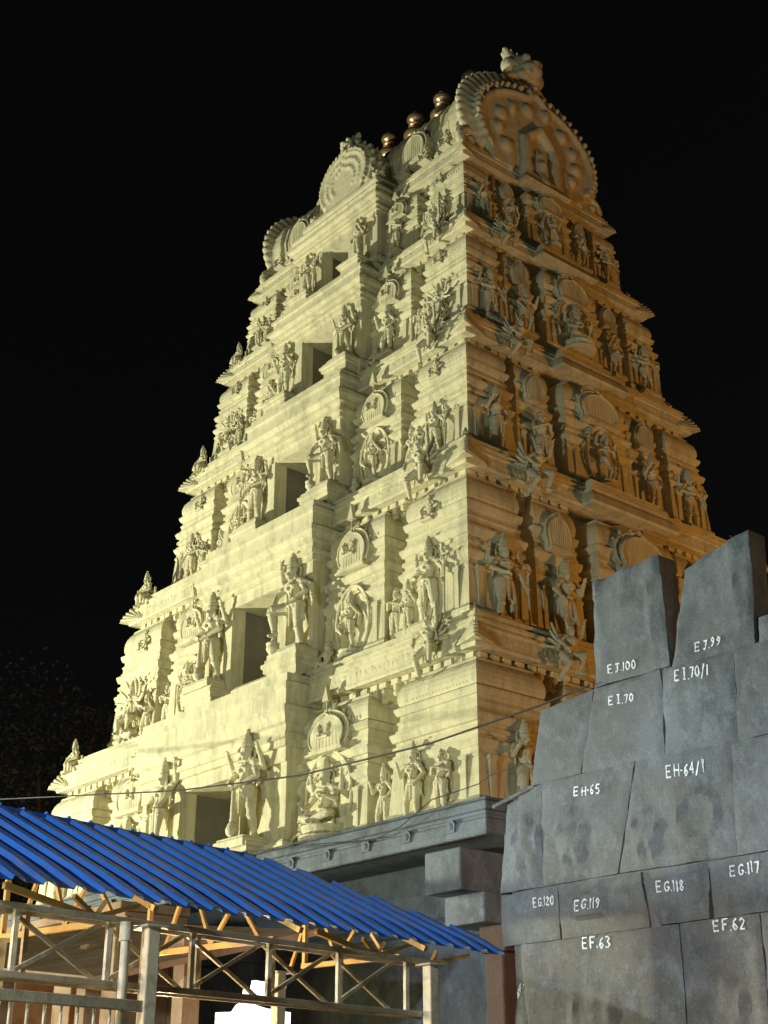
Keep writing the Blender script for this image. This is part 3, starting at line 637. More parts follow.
# ------------------------------------------------------------------ statues
ST = ['lowest', 'second', 'third', 'fourth', 'top']
gh = [2.3, 2.42, 1.95, 1.66, 1.38]
for i in range(5):
    c, W, L, b = Cz[i], Wd[i], Ln[i], Bz[i]; k = (c - b) / 3.6; F = -(L + .42); s = ST[i]; h = gh[i]
    gx = DW[i] + .12 + .44 * k + .1; gz = b + .54 * k + .03 * h
    if i == 0:
        statue('knee', 'crowned door guardian left of the lowest-storey doorway just above the blue roof', (-gx, F - .12, gz), h, 0, True)
        statue('club', 'bulky crowned guardian leaning on a club right of the lowest-storey doorway', (gx, F - .14, gz - .12), h * 1.04)
    else:
        kl = [0, ('club', 'door guardian with upright club'), ('staff', 'door guardian holding a staff'), ('stand', 'slim door guardian with one raised hand'), ('staff', 'small door guardian with a staff')][i]
        kr = [0, ('knee', 'door guardian with raised knee'), ('knee', 'door guardian lifting one knee'), ('club', 'door guardian leaning on a club'), ('stand', 'slim small door guardian')][i]
        statue(kl[0], f'crowned {kl[1]} left of the {s}-storey doorway', (-gx, F - .12, gz), h, 0, i == 2)
        statue(kr[0], f'crowned {kr[1]} right of the {s}-storey doorway', (gx, F - .12, gz), h, 0, i == 4)
    lz = b + .16
    nk, nn = [('seat', 'seated crowned deity under a round arch'), ('dance', 'small dancing deity inside an oval ring'), ('dance', 'dancing deity in a beaded oval frame'), ('stand', 'slim standing deity with one hand raised'), ('pray', 'small praying attendant with joined hands')][i]
    nh = [1.72, 1.72, 1.6, 1.5, 1.25][i]
    for sx, sd in ((-1, 'left'), (1, 'right')):
        statue(nk, f'{nn} in the {s}-storey niche {sd} of the door', (sx * .475 * W, -(L + .14), lz + .10), nh, 0, sx < 0)
    # corners
    cxr = W - .13 - .1275 * W
    if i == 1:
        statue('many', 'goddess with a fan of ten arms riding a lion at the second-storey left corner', (-cxr, -(L + .24), lz - .1), 1.85)
        statue('staff', 'large crowned statue with staff in front of the second-storey right corner shrine', (cxr, -(L + .16), lz + .1), 1.95)
    elif i == 0:
        statue('staff', 'crowned staff bearer at the lowest-storey left corner above the blue roof', (-cxr, -(L + .22), lz), 1.55)
        statue('stand', 'taller statue of the pair standing at the lowest-storey right corner', (cxr - .35, -(L + .22), lz + .0), 1.5)
        statue('pray', 'smaller praying statue of the pair at the lowest-storey right corner', (cxr + .42, -(L + .22), lz + .0), 1.35)
    else:
        kl, tl = [('staff', 'staff bearer'), ('many', 'many-armed goddess on a lion'), ('stand', 'slim standing figure')][i - 2]
        statue(kl, f'{tl} in front of the {s}-storey left corner shrine', (-cxr, -(L + .18), lz), 1.5 * (k + .08), 0, True)
        statue(kl, f'{tl} in front of the {s}-storey right corner shrine', (cxr, -(L + .18), lz), 1.5 * (k + .08))
    for sx, sd in ((-1, 'left'), (1, 'right')):
        statue('gana', f'dwarf perched on the gable of the {s}-storey niche {sd} of the door', (sx * (.475 * W - .05), -(L + .10), c - 1.02 * k), .66 * k + .1)
        if i: statue('pray' if i % 2 == 0 else 'stand', f'small companion figure beside the main statue at the {s}-storey {sd} corner', (sx * (cxr - .62 * k), -(L + .16), lz), 1.2 * k + .1, 0, sx > 0)
        if i: statue('gana', f'dwarf seated high on the {s}-storey {sd} corner shrine under the eave', (sx * (cxr - .1), -(L + .02), c - .98 * k), .62 * k + .1)
    # attendants in the recess beside each corner
    for sx, sd in ((-1, 'left'), (1, 'right')):
        statue('pray' if i % 2 else 'stand', f'little attendant statue in the {s}-storey recess between niche and {sd} corner', (sx * .665 * W, -(L - .06), lz + .05), 1.35 * k + .1, 0, sx < 0)
    # figures climbing on the eave near its corners, a rider nearer the left corner
    eh = 1.55 * k + .1
    if i < 4:
        statue('climb', f'winged figure climbing over the {s} eave near the right corner', (W - 1.15 * k - .1, -(L + .10), c - .50 * k), eh)
        statue('rider', f'rider on a prancing horse sitting on the {s} eave at the left corner', (-(W - .62), -(L - .15), c + .22), 1.15 * k + .2)
    statue('stand' if i % 2 else 'staff', f'figure in profile on the far left edge of the {s} storey', (-(W + .04), -(L - .9 * k), lz), 1.5 * k, R(-90))
    # seated dwarfs on the ledge beside the door bay
    for sx, sd in ((-1, 'left'), (1, 'right')):
        statue('gana', f'squat seated dwarf on the {s} ledge just {sd} of the door bay', (sx * (Bw[i] + .28), -(L + .18), b + .05), .85 * k + .1)
    # orange-lit side
    X = W + .14; q = R(90)
    statue('staff' if i % 2 else 'stand', f'{"staff bearer" if i % 2 else "standing figure"} on the orange-lit side, {s} storey, beside the front edge', (X + .04, -(L - .13 - .135 * L), lz), 2.0 * k, q)
    statue('stand' if i % 2 else 'pray', f'{"standing" if i % 2 else "praying"} figure in the first {s}-storey niche of the orange-lit side', (X + .04, -.475 * L, lz + .05), 1.9 * k, q, True)
    statue('seat' if i % 2 else 'dance', f'{"seated" if i % 2 else "dancing"} deity in a ring in the middle bay of the orange side, {s} storey', (W + .36, 0, lz + .1), 1.95 * k, q)
    if i < 4: statue('climb', f'winged figure climbing over the {s} eave on the orange-lit side', (W + .1, -.62 * L, c - .45 * k), eh, q)
    if i >= 2:
        statue('stand', f'standing figure in the far {s}-storey niche of the orange-lit side', (X + .04, .475 * L, lz + .05), 1.9 * k, q)
        statue('staff', f'staff bearer on the orange-lit side, {s} storey, at the far corner', (X + .04, L - .13 - .135 * L, lz), 2.0 * k, q)
for j, x in enumerate((-3.4, -2.2, 2.2, 3.0, 3.8)):
    statue('gana', ['squat dwarf seated below the vault at the far left end', 'squat dwarf seated below the vault left of the front gable', 'squat dwarf seated below the vault just right of the front gable',
                    'squat dwarf below the vault, middle of the three right of the gable', 'squat dwarf seated below the vault beside the right gable'][j], (x, -2.62, e5 + .02), .75)

# ------------------------------------------------------------------ old granite wall with numbered stones
wall = empty('stone_wall', (13.9, -9.3, 0)); tag(wall, 'old grey granite wall with two merlons and white painted stone numbers', 'stone wall')
WY = -9.5
GL = {'E': [[(1, 0), (0, 0), (0, 1), (1, 1)], [(0, .5), (.8, .5)]], 'J': [[(.1, 1), (1, 1)], [(.6, 1), (.6, .15), (.35, 0), (.05, .1)]], 'I': [[(.5, 0), (.5, 1)], [(.2, 1), (.8, 1)], [(.2, 0), (.8, 0)]],
      'H': [[(0, 0), (0, 1)], [(1, 0), (1, 1)], [(0, .5), (1, .5)]], 'G': [[(1, .85), (.6, 1), (.1, .8), (0, .4), (.25, .02), (.8, .05), (1, .4), (.6, .42)]], 'F': [[(0, 0), (0, 1), (1, 1)], [(0, .5), (.75, .5)]],
      '.': [[(.4, .02), (.55, .06)]], '-': [[(.15, .45), (.85, .45)]], '/': [[(.1, -.15), (.8, 1.1)]],
      '0': [[(.5, 1), (.1, .75), (.1, .25), (.5, 0), (.9, .25), (.9, .75), (.5, 1)]], '1': [[(.5, 0), (.5, 1), (.3, .85)]], '2': [[(.1, .8), (.45, 1), (.85, .75), (.1, 0), (.95, 0)]],
      '3': [[(.1, .95), (.6, 1), (.85, .75), (.4, .55), (.9, .3), (.6, 0), (.1, .05)]], '4': [[(.75, 0), (.75, 1), (.05, .35), (1, .35)]], '5': [[(.9, 1), (.2, 1), (.15, .55), (.7, .6), (.9, .3), (.6, 0), (.1, .05)]],
      '6': [[(.8, .95), (.3, .75), (.1, .3), (.45, 0), (.85, .25), (.5, .5), (.15, .35)]], '7': [[(.05, 1), (.95, 1), (.4, 0)]], '8': [[(.5, .5), (.15, .75), (.5, 1), (.85, .75), (.5, .5), (.1, .25), (.5, 0), (.9, .25), (.5, .5)]],
      '9': [[(.2, .05), (.7, .3), (.9, .75), (.5, 1), (.15, .75), (.5, .5), (.88, .65)]]}
def wnoise(x, z, s=1.0, off=0): return noise.noise(Vector((x * s, z * s, off)))
def wall_y(x, z, seed, depth):
    cr = abs(wnoise(x, z, .9, seed * 3.7 + 40)); y = WY + (.012 * max(0, 1 - cr / .018)) + .03 * max(0, wnoise(x, z, 2.2, seed + 60) - .28) + depth * .3 + .022 * wnoise(x, z, 1.2, 2) + .014 * wnoise(x, z, 4, seed + 3) + .007 * wnoise(x, z, 13, seed + 5)
    return y
def stone(quad, seed, depth=0, thick=.5, text=None, label=None, relief=None, name='stone_block'):
    """one granite block: quad = bl, br, tr, tl in x,z; hand-dressed face, worn edges"""
    bl, br, tr, tl = [Vector(p) for p in quad]; m = MB()
    nx = max(4, int((br - bl).length / .055)); nz = max(4, int((tl - bl).length / .055)); g = -.005
    P2 = lambda u, v: bl.lerp(br, u).lerp(tl.lerp(tr, u), v)
    f = []; wdt = (br - bl).length; hgt = (tl - bl).length
    for j in range(nz + 1):
        for i in range(nx + 1):
            u, v = i / nx, j / nz; p = P2(u, v)
            ed = min(u * wdt, (1 - u) * wdt, v * hgt, (1 - v) * hgt)
            ctr = (bl + br + tr + tl) / 4; d = (ctr - p); 
            if ed < 1e-6 and d.length: p = p + d.normalized() * (g + .0035 * (1 + 2.2 * wnoise(p.x, p.y, 5, seed)))
            rnd = .020 * max(0, 1 - ed / .06) ** 2 * (1 + wnoise(p.x, p.y, 3, seed))
            y = wall_y(p.x, p.y, seed, depth) + rnd
            if relief: y -= relief(p.x, p.y)
            f.append((p.x, y, p.y))
    o = 0; w = nx + 1; vs = f; fs = []
    for j in range(nz):
        for i in range(nx): fs.append((j * w + i, j * w + i + 1, (j + 1) * w + i + 1, (j + 1) * w + i))
    per = [i for i in range(w)] + [j * w + nx for j in range(1, nz + 1)] + [nz * w + i for i in reversed(range(nx))] + [j * w for j in reversed(range(1, nz))]
    k = len(vs); vs = vs + [(vs[i][0], WY + depth + thick, vs[i][2]) for i in per]
    n = len(per)
    for a in range(n):
        b2 = (a + 1) % n; fs.append((per[b2], per[a], k + a, k + b2))
    fs.append(tuple(reversed(range(k, k + n))))
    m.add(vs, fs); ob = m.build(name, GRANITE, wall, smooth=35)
    ob.matrix_parent_inverse = wall.matrix_basis.inverted()
    if label: ob['label'] = label
    if text: paint(ob, text, seed, depth, relief)
    return ob
def paint(ob, T, seed, depth, relief):
    s, x0, z0, x1, z1, hh, rot = T; hh *= random.uniform(.9, 1.12)                       # string, start, end of the baseline, letter height
    adv = sum(.35 if ch in ' .' else .55 if ch in '-1' else 1 for ch in s)
    base = Vector((x0, z0)); d = (Vector((x1, z1)) - base); L = d.length; d.normalize(); up = Vector((-d.y, d.x)); u = 0; m = MB(); w = L / adv
    for ch in s:
        a = .35 if ch in ' .' else .55 if ch in '-1' else 1
        if ch != ' ':
            jx, jz, sc2 = random.uniform(-.03, .03) * w, random.uniform(-.08, .08) * hh, random.uniform(.9, 1.08)
            for st in GL[ch]:
                for (ax, ay), (bx, by) in zip(st, st[1:]):
                    nn = 3
                    for t in range(nn):
                        pa = Vector((ax + (bx - ax) * t / nn, ay + (by - ay) * t / nn)); pb = Vector((ax + (bx - ax) * (t + 1) / nn, ay + (by - ay) * (t + 1) / nn))
                        q = [base + d * (u + jx + (p.x * .72 + .1) * w * a) + up * (p.y * hh * sc2 + jz) for p in (pa, pb)]
                        ww = .0086 * random.uniform(.6, 1.35); e = (q[1] - q[0]).normalized(); sd = Vector((-e.y, e.x)) * ww; q[0] -= e * .004; q[1] += e * .004
                        vs = []
                        for p in (q[0] - sd, q[1] - sd, q[1] + sd, q[0] + sd):
                            y = wall_y(p.x, p.y, seed, depth) - (relief(p.x, p.y) if relief else 0); vs.append((p.x, y - .016 - .0003 * len(m.f) / 10, p.y))
                        m.add(vs, [(0, 1, 2, 3)])
        u += w * a
    o = link('painted_number', m.mesh('painted_number'), PAINT, ob)
def ring_relief(cx, cz, r, w=.05, d=.045): return lambda x, z: d * math.exp(-((math.hypot(x - cx, z - cz) - r) / w) ** 2)
def figure_relief(cx, cz, s=1):
    blobs = [(0, 0, .16, .22), (.02, .3, .10, .1), (-.14, -.28, .08, .2), (.13, -.3, .08, .2), (-.24, .08, .06, .18), (.24, .05, .06, .16)]
    return lambda x, z: .075 * min(1, sum(math.exp(-(((x - cx) / s - a) / r) ** 2 * 1.0 - (((z - cz) / s - b) / q) ** 2) for a, b, r, q in blobs))
def panel_relief(x0, x1, z0, z1, inner=None):
    def f(x, z):
        d = min(x - x0, x1 - x, z - z0, z1 - z); v = -.03 * max(0, min(1, d / .03))
        return v + (inner(x, z) if inner and d > .04 else 0)
    return f
add = lambda *fs: (lambda x, z: sum(f(x, z) for f in fs))
# merlons
def merlon(outline, seed, text, label, carve):
    m = MB(); n = len(outline)
    stone(outline, seed, .04, .30, text, label, carve, 'merlon')
def merl_relief(x0, x1, z0, z1):
    def f(x, z):
        v = .0
        for q in (.12, .84):
            v += .018 * math.exp(-((x - (x0 + q * (x1 - x0))) / .035) ** 2)
        if z > z1 - .28: v += .035 * max(0, math.sin((x - x0) * 13)) + .02
        kx = ((x - x0) / .31 + (.5 if int((z - z0) / .27) % 2 else 0)) % 1; kz = ((z - z0) / .27) % 1
        v += .020 * max(0, wnoise(x, z, 3.2, x0)) - .016 * (math.exp(-((kx - .5) / .06) ** 2) + math.exp(-((kz - .5) / .07) ** 2)) * (.5 + wnoise(x, z, 2, 7))
        return v
    return f
merlon([(13.63, 6.90), (14.84, 6.90), (14.83, 8.36), (13.70, 8.32)], 1, ('E J.100', 13.87, 7.02, 14.34, 6.99, .118, 0), 'left merlon numbered E J.100', merl_relief(13.65, 14.82, 6.9, 8.36))
merlon([(14.88, 6.86), (16.10, 6.86), (16.19, 8.26), (15.20, 8.04)], 2, ('E J.99', 15.25, 6.97, 15.66, 6.95, .118, 0), 'right merlon numbered E J.99, taller with a sloping top', merl_relief(14.9, 16.1, 6.9, 8.3))
m = MB()
for x in (15.4, 15.66, 15.94, 16.08): m.ell((x, WY + .2, 8.08 + (x - 15.4) * .22), (.09, .12, .09))
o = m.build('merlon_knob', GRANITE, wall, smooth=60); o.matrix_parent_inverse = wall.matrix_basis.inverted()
stone([(16.16, 6.84), (16.55, 6.84), (16.5, 7.16), (16.2, 7.14)], 3, .03, .4)
stone([(16.57, 6.84), (17.6, 6.84), (17.5, 8.2), (16.7, 8.25)], 4, .04, .3, None, None, merl_relief(16.6, 17.6, 6.9, 8.2), 'merlon')
# course I
stone([(12.44, 5.84), (13.30, 5.84), (13.60, 6.88), (12.66, 6.80)], 5, .02)
stone([(13.31, 5.84), (14.66, 5.80), (14.70, 6.88), (13.61, 6.88)], 6, 0, .5, ('E I.70', 13.86, 6.60, 14.28, 6.57, .118, 0))
stone([(14.67, 5.80), (15.72, 5.78), (15.80, 6.85), (14.71, 6.88)], 7, .03, .5, ('E I.70/1', 14.92, 6.67, 15.44, 6.63, .128, 0))
stone([(15.73, 5.78), (17.6, 5.76), (17.6, 6.84), (15.81, 6.85)], 8, -.01)
# course H
stone([(11.79, 4.53), (12.55, 4.53), (12.60, 5.83), (11.96, 5.66)], 9, .02, .5, None, None, figure_relief(12.3, 5.1, .9))
stone([(12.56, 4.53), (13.80, 4.53), (14.20, 5.83), (12.61, 5.83)], 10, 0, .5, ('E H-65', 13.19, 5.56, 13.66, 5.53, .118, 0), None, figure_relief(13.1, 5.05, .8))
stone([(13.81, 4.53), (15.55, 4.50), (15.62, 5.78), (14.21, 5.83)], 11, .02, .5, ('E H-64/1', 14.68, 5.53, 15.24, 5.50, .128, 0), None, add(ring_relief(15.05, 5.02, .26), figure_relief(14.3, 4.95, .7)))
stone([(15.56, 4.50), (17.6, 4.48), (17.6, 5.75), (15.63, 5.77)], 12, -.02)
# course G, with broken stones
stone([(11.80, 3.86), (12.80, 3.86), (12.79, 4.49), (11.80, 4.50)], 13, .03, .5, ('E G.120', 12.38, 4.29, 12.76, 4.28, .11, 0))
stone([(12.82, 3.86), (14.22, 3.86), (14.14, 4.50), (12.81, 4.50)], 14, .05, .5, ('E G.119', 13.14, 4.16, 13.57, 4.15, .11, 0), None, lambda x, z: .06 if 13.05 < x < 13.62 and 4.06 < z < 4.34 + .06 * math.sin(x * 9) else 0)
stone([(14.40, 3.86), (15.12, 3.86), (15.12, 4.42), (14.18, 4.39)], 15, .06, .5, ('E G.118', 14.39, 4.23, 14.81, 4.21, .11, 0), 'chipped block under a dark gap', lambda x, z: .04 if z < 4.12 + .1 * math.sin(x * 5) else 0)
stone([(15.17, 3.86), (17.6, 3.86), (17.6, 4.47), (15.15, 4.48)], 16, .02, .5, ('E G.117', 15.44, 4.29, 15.87, 4.28, .11, 0))
# course F, tall carved slabs
stone([(12.24, .0), (14.64, .0), (14.67, 3.85), (12.14, 3.85)], 17, .0, .6, ('E F.63', 13.19, 3.70, 13.66, 3.68, .118, 0), None, figure_relief(13.3, 2.9, 1.2))
stone([(14.65, .0), (15.73, .0), (15.76, 3.85), (14.68, 3.85)], 18, .04, .6, ('E F.62', 15.15, 3.71, 15.60, 3.70, .118, 0), 'panel with a recessed carved field', panel_relief(14.82, 15.60, 1.4, 3.62, figure_relief(15.2, 2.9, .9)))
stone([(15.76, .0), (17.6, .0), (17.6, 3.84), (15.79, 3.84)], 19, .0, .6)
# rounded end pilaster at the left
m = MB(); rows = []
for z, r in ((0, .30), (2.6, .30), (3.0, .27), (3.3, .22), (3.6, .18), (3.84, .10)): rows.append((Vector((12.10, WY + .27, z)), r))
m._rows(rows, Vector((1, 0, 0)), Vector((0, 1, 0)), 20)
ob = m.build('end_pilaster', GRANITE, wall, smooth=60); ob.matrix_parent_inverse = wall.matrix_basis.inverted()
pm = MB()
def curved_paint():
    s = 'EF.64'; a0 = -1.75; 
    for j, ch in enumerate(s):
        for st in GL[ch]:
            for (ax, ay), (bx, by) in zip(st, st[1:]):
                q = []
                for (px_, py_) in ((ax, ay), (bx, by)):
                    u = j * .085 + px_ * .055 ; v = py_ * .10
                    x = u * .62 - v * .45; z = 3.22 + u * .78 + v * .62
                    ang = -1.95 + x / .27; r = (.30 if z < 2.6 else .30 - (z - 2.6) * .075 if z < 3.0 else .27 - (z - 3.0) * .1667 if z < 3.3 else .22 - (z - 3.3) * .1333 if z < 3.6 else .18 - (z - 3.6) * .333) + .006
                    q.append(Vector((12.10 + r * math.cos(ang), WY + .27 + r * math.sin(ang), z)))
                pm.cap(q[0], q[1], .010, .010, 5, 1)
curved_paint(); link('painted_number', pm.mesh('painted_number'), PAINT, ob)
# rubble core behind the facing
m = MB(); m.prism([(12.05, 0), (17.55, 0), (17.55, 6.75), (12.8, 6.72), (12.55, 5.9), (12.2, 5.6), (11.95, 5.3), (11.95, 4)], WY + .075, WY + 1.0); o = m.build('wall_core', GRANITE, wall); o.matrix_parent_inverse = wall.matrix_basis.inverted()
# loose pale pole lying on the ledge end
m = MB(); m.tube([(10.82, -8.6, 5.945), (11.7, -8.6, 6.12)], .034, 8); o = m.build('pipe', LEDGE, None, smooth=60); tag(o, 'short pale pipe lying between stone eave end and numbered wall', 'pipe')

# ------------------------------------------------------------------ blue-roofed shed
O = Vector((16.19, -18.56, 0)); E1 = Vector((-.158, .9874, 0)); N1 = Vector((-.9874, -.158, 0))
def Q(e, n, z): return O + E1 * e + N1 * n + Vector((0, 0, z))
shed = empty('roofed_shed', O); tag(shed, 'open walkway shelter with blue corrugated sheet roof on lattice steel girders', 'shelter')
def sb_(mb, name, mt, parent=None, smooth=None, bevel=0):
    o = mb.build(name, mt, parent or shed, smooth, bevel); p = parent or shed
    o.matrix_parent_inverse = (Matrix.Translation(O)).inverted() if p is shed else Matrix.Identity(4)
    return o
SL = .48; pitch = .262
def roof_half(n0, flip):
    m = MB(); prof = [(-.5, 0), (-.23, .0), (-.16, .050), (.15, .050), (.22, .0), (.5, 0)]
    e_lo, e_hi = -6.0, 5.55; cols = []
    c0 = e_lo
    while c0 < e_hi:
        for u, h in prof[:-1]: cols.append((c0 + (u + .5) * pitch, h))
        c0 += pitch
    def nmax(e):                                         # hipped end: the sheets are cut along a slanting line
        if e < 4.2: return 1.92
        t = (e - 4.2) / 1.75; return max(.10, 1.92 - 1.75 * t ** 1.25)
    rows = 5; vs = []; fs = []
    for e, h in cols:
        top = nmax(e)
        for r in range(rows + 1):
            n = top * r / rows
            p = Q(e, n if not flip else 2 * 1.92 - n, 3.2 + SL * n + h * (.6 + .4 * min(1, n / .2)) + .006 * wnoise(e, n, .8)); vs.append(p)
    for i in range(len(cols) - 1):
        for r in range(rows): fs.append((i * (rows + 1) + r, (i + 1) * (rows + 1) + r, (i + 1) * (rows + 1) + r + 1, i * (rows + 1) + r + 1))
    m.add(vs, fs); return m
for fl in (False,):
    o = sb_(roof_half(0, fl), 'roof_sheet', BLUE); sm = o.modifiers.new('s', 'SOLIDIFY'); sm.thickness = .006
m = MB()
for i in range(40):
    e = -5.2 + i * .238
    if e < 4.2: m.ell(Q(e, 1.91, 4.165), (.02, .02, .02), 6, 4)
m.bar(Q(-6, 1.93, 4.14), Q(4.2, 1.93, 4.14), .10, .03); pass
sb_(m, 'ridge_cap', BLUE)
# lattice girder along the eave
g = MB()
for n in (.06, .26):
    g.bar(Q(-6, n, 3.045), Q(4.75, n, 3.045), .04, .045); g.bar(Q(-6, n, 2.60), Q(4.75, n, 2.60), .04, .045)
gd = sb_(g, 'girder', STEEL, bevel=.006)
for e0 in [-5.4, -4.6, -3.8, -3.0, -2.2, -1.4, -.6, .22, 1.02, 1.82, 2.64, 3.46, 4.34]:
    for a, n in ((0, .08), (.2, .24)):
        w = MB(); w.bar(Q(e0 + a, n, 2.60), Q(e0 + a, n, 3.04), .036, .036, (1, 0, 0)); sb_(w, 'girder_upright', STEEL)
for e0 in [-5.35, -4.55, -3.75, -2.95, -2.15, -1.35, -.57, .27, 1.07, 1.87, 2.69, 3.5]:
    w = MB(); w.bar(Q(e0, .15, 2.63), Q(e0 + .74, .15, 3.02), .024, .03); sb_(w, 'girder_diagonal', STEEL)
    w = MB(); w.bar(Q(e0, .19, 3.02), Q(e0 + .74, .19, 2.63), .024, .03); sb_(w, 'girder_diagonal', STEEL)
# yellow roof trusses across the shed
for e0 in (-5.0, -3.5, -1.9, -.25, 1.36, 2.9, 4.5):
    t = MB(); nm = 1.9 if e0 < 4.2 else 1.5
    t.bar(Q(e0, -.02, 3.145), Q(e0, nm, 3.145 + SL * nm - .02), .045, .045); t.bar(Q(e0, .28, 3.10), Q(e0, nm, 3.10), .045, .045)
    t.bar(Q(e0, nm - .03, 3.10), Q(e0, nm - .03, 3.12 + SL * nm), .04, .04, (1, 0, 0))
    for q in range(2):
        a = .45 + q * .6; t.bar(Q(e0, a, 3.11), Q(e0, a + .3, 3.12 + SL * (a + .3)), .03, .03); t.bar(Q(e0, a + .6, 3.11), Q(e0, a + .3, 3.12 + SL * (a + .3)), .03, .03)
    sb_(t, 'roof_truss', ORANGE)
for n in (.95, 1.85):
    p = MB(); p.bar(Q(-6, n, 3.165 + SL * n), Q(5.6 if n < .5 else 4.9 if n < 1 else 4.2, n, 3.165 + SL * n), .03, .035); sb_(p, 'purlin', ORANGE if n > .5 else STEEL)
for e0 in (-2.6, .9, 3.97):                              # short braces from the girder up to the roof edge
    p = MB(); p.bar(Q(e0, .10, 3.05), Q(e0 + .36, .05, 3.165), .03, .035); p.bar(Q(e0, .10, 3.05), Q(e0 - .24, .05, 3.165), .03, .035); p.bar(Q(e0, .1, 3.05), Q(e0 + .05, .05, 3.165), .03, .03)
    p.bar(Q(e0 - .05, .10, 3.05), Q(e0 - .82, .06, 3.17), .035, .045); sb_(p, 'brace', ORANGE)
p = MB(); p.bar(Q(4.70, .08, 3.05), Q(5.2, .04, 3.15), .03, .035); p.bar(Q(4.72, .10, 3.06), Q(4.74, .05, 3.16), .03, .03); sb_(p, 'brace', ORANGE)
for e0 in (-5.0, -1.9, 1.32, 4.55):
    for n in (-.03, 1.86):
        q = MB(); a = Q(e0, n, 0); z1 = 3.02 if n < 1 else 3.08
        q.bar(Q(e0, n, 0), Q(e0, n, z1), .105, .105, (1, 0, 0)); q.bar(Q(e0, n, 0), Q(e0, n, .03), .28, .28, (1, 0, 0)); q.bar(Q(e0, n, z1 - .02), Q(e0, n, z1), .2, .2, (1, 0, 0))
        sb_(q, 'post', STEEL, bevel=.012)
q = MB(); q.tube([Q(1.13, .02, 0), Q(1.13, .02, 2.98)], .035, 12); q.tube([Q(1.13, .02, 2.9), Q(1.13, .02, 3.03)], .05, 12); sb_(q, 'drain_pipe', STEEL, smooth=60)
# railing at the bottom left
fence = empty('steel_railing', Q(-2, -.02, 0)); tag(fence, 'grey steel railing with thin upright bars under the blue roof', 'railing')
def fb(mb, name):
    o = mb.build(name, STEEL, fence, None, .006); o.matrix_parent_inverse = Matrix.Translation(Q(-2, -.02, 0)).inverted(); return o
q = MB(); q.bar(Q(-5.2, -.03, 2.46), Q(1.27, -.03, 2.46), .05, .075); fb(q, 'top_rail')
q = MB(); q.bar(Q(-5.2, -.03, .25), Q(1.27, -.03, .25), .05, .06); fb(q, 'bottom_rail')
for i in range(46):
    e0 = -5.1 + i * .1385
    if e0 > 1.1: break
    q = MB(); q.tube([Q(e0, -.03, .25), Q(e0, -.03, 2.43)], .011, 8); fb(q, 'bar')

# things lit up behind the shed
wl = MB(); wl.box(-9, 3.4, -9.2, -9.0, 0, 5.2); wl.box(-9, 3.5, -10.25, -9.0, 4.75, 5.15); wl.box(-9.1, 3.6, -10.4, -9.0, 5.15, 5.3)
for x in (-8, -5.6, -3.2, -.8, 1.4, 3.0): wl.box(x - .33, x + .33, -10.2, -9.2, 0, 4.75); wl.box(x - .42, x + .42, -10.3, -9.2, 4.45, 4.75)
pl = wl.build('plastered_arcade', PLASTER, None, bevel=.02); tag(pl, 'ochre plastered arcade with dark openings behind the blue-roofed shelter', 'arcade')
aw = empty('lean_to_roof', (4.0, -12.2, 0)); tag(aw, 'pale sloping lean-to roof behind the shelter girder at lower left', 'lean-to')
m = MB(); m.prism([(-1.2, 0), (5, 0), (5, .08), (-1.2, .08)], -1.6, 1.9); o = m.build('roof_slab', PLASTER, aw); place(o, (0, 0, 4.35), 0); o.rotation_euler = (R(14), R(7), 0)
for x in (-.8, 2, 4.6):
    m = MB(); m.box(x - .13, x + .13, -.13, .13, 0, 4.2); m.box(x - .2, x + .2, -.2, .2, 3.9, 4.15); m.build('column', PLASTER, aw)
# glaring white lit notice board on two legs
nb_ = empty('lit_board', Q(5.3, 3.0, 0)); nb_.rotation_euler.z = math.atan2(E1.y, E1.x); tag(nb_, 'glaring white lit stepped board seen through the shelter girder', 'lit board')
m = MB(); m.prism([(-.12, 2.93), (.46, 2.91), (.48, 3.11), (.02, 3.13), (.0, 3.05), (-.10, 3.04)], -.03, .03); m.build('upper_panel', LAMP, nb_)
m = MB(); m.prism([(-.48, 2.2), (.55, 2.2), (.56, 2.84), (.2, 2.86), (.05, 2.88), (-.1, 2.93), (-.2, 2.87), (-.26, 2.80), (-.48, 2.78)], -.03, .03); m.build('lower_panel', LAMP, nb_)
for x in (-.3, .4):
    m = MB(); m.box(x - .03, x + .03, .035, .09, 0, 2.7); m.build('leg', STEEL, nb_)
m = MB(); m.ring([(-.1, -.1), (.1, -.1), (.1, .1), (-.1, .1)], [(0, 0), (0, .02)])
# ------------------------------------------------------------------ cables
def cable(name, label, pts, r):
    m = MB(); full = []
    for a, b in zip(pts, pts[1:]):
        for t in range(6): full.append(Vector(a).lerp(Vector(b), t / 6))
    full.append(Vector(pts[-1])); m.tube(full, r, 6); o = m.build(name, CABLE, None, smooth=60); tag(o, label, 'cable'); return o
cable('overhead_cable', 'thin black cable sagging across the tower front to the wall top', [(-30, -9.5, 13.2), (-18, -9.5, 10.7), (-8, -9.5, 9.0), (-3.5, -9.5, 8.35), (-.95, -9.5, 7.97), (3.64, -9.5, 7.29), (7.37, -9.5, 6.89), (10.47, -9.5, 6.79), (12.67, -9.52, 6.86), (13.6, -9.55, 6.92)], .014)
cable('wall_cable', 'thin dark cable looped along the stone eave of the tower base', [(4.4, -8.1, 6.30), (6.5, -8.1, 6.1), (7.57, -8.1, 6.02), (8.21, -8.1, 6.14), (8.6, -8.1, 6.3), (8.95, -8.1, 6.44), (9.57, -8.1, 6.47), (10.2, -8.3, 6.43), (11.0, -8.8, 6.35), (11.9, -9.1, 6.3)], .008)

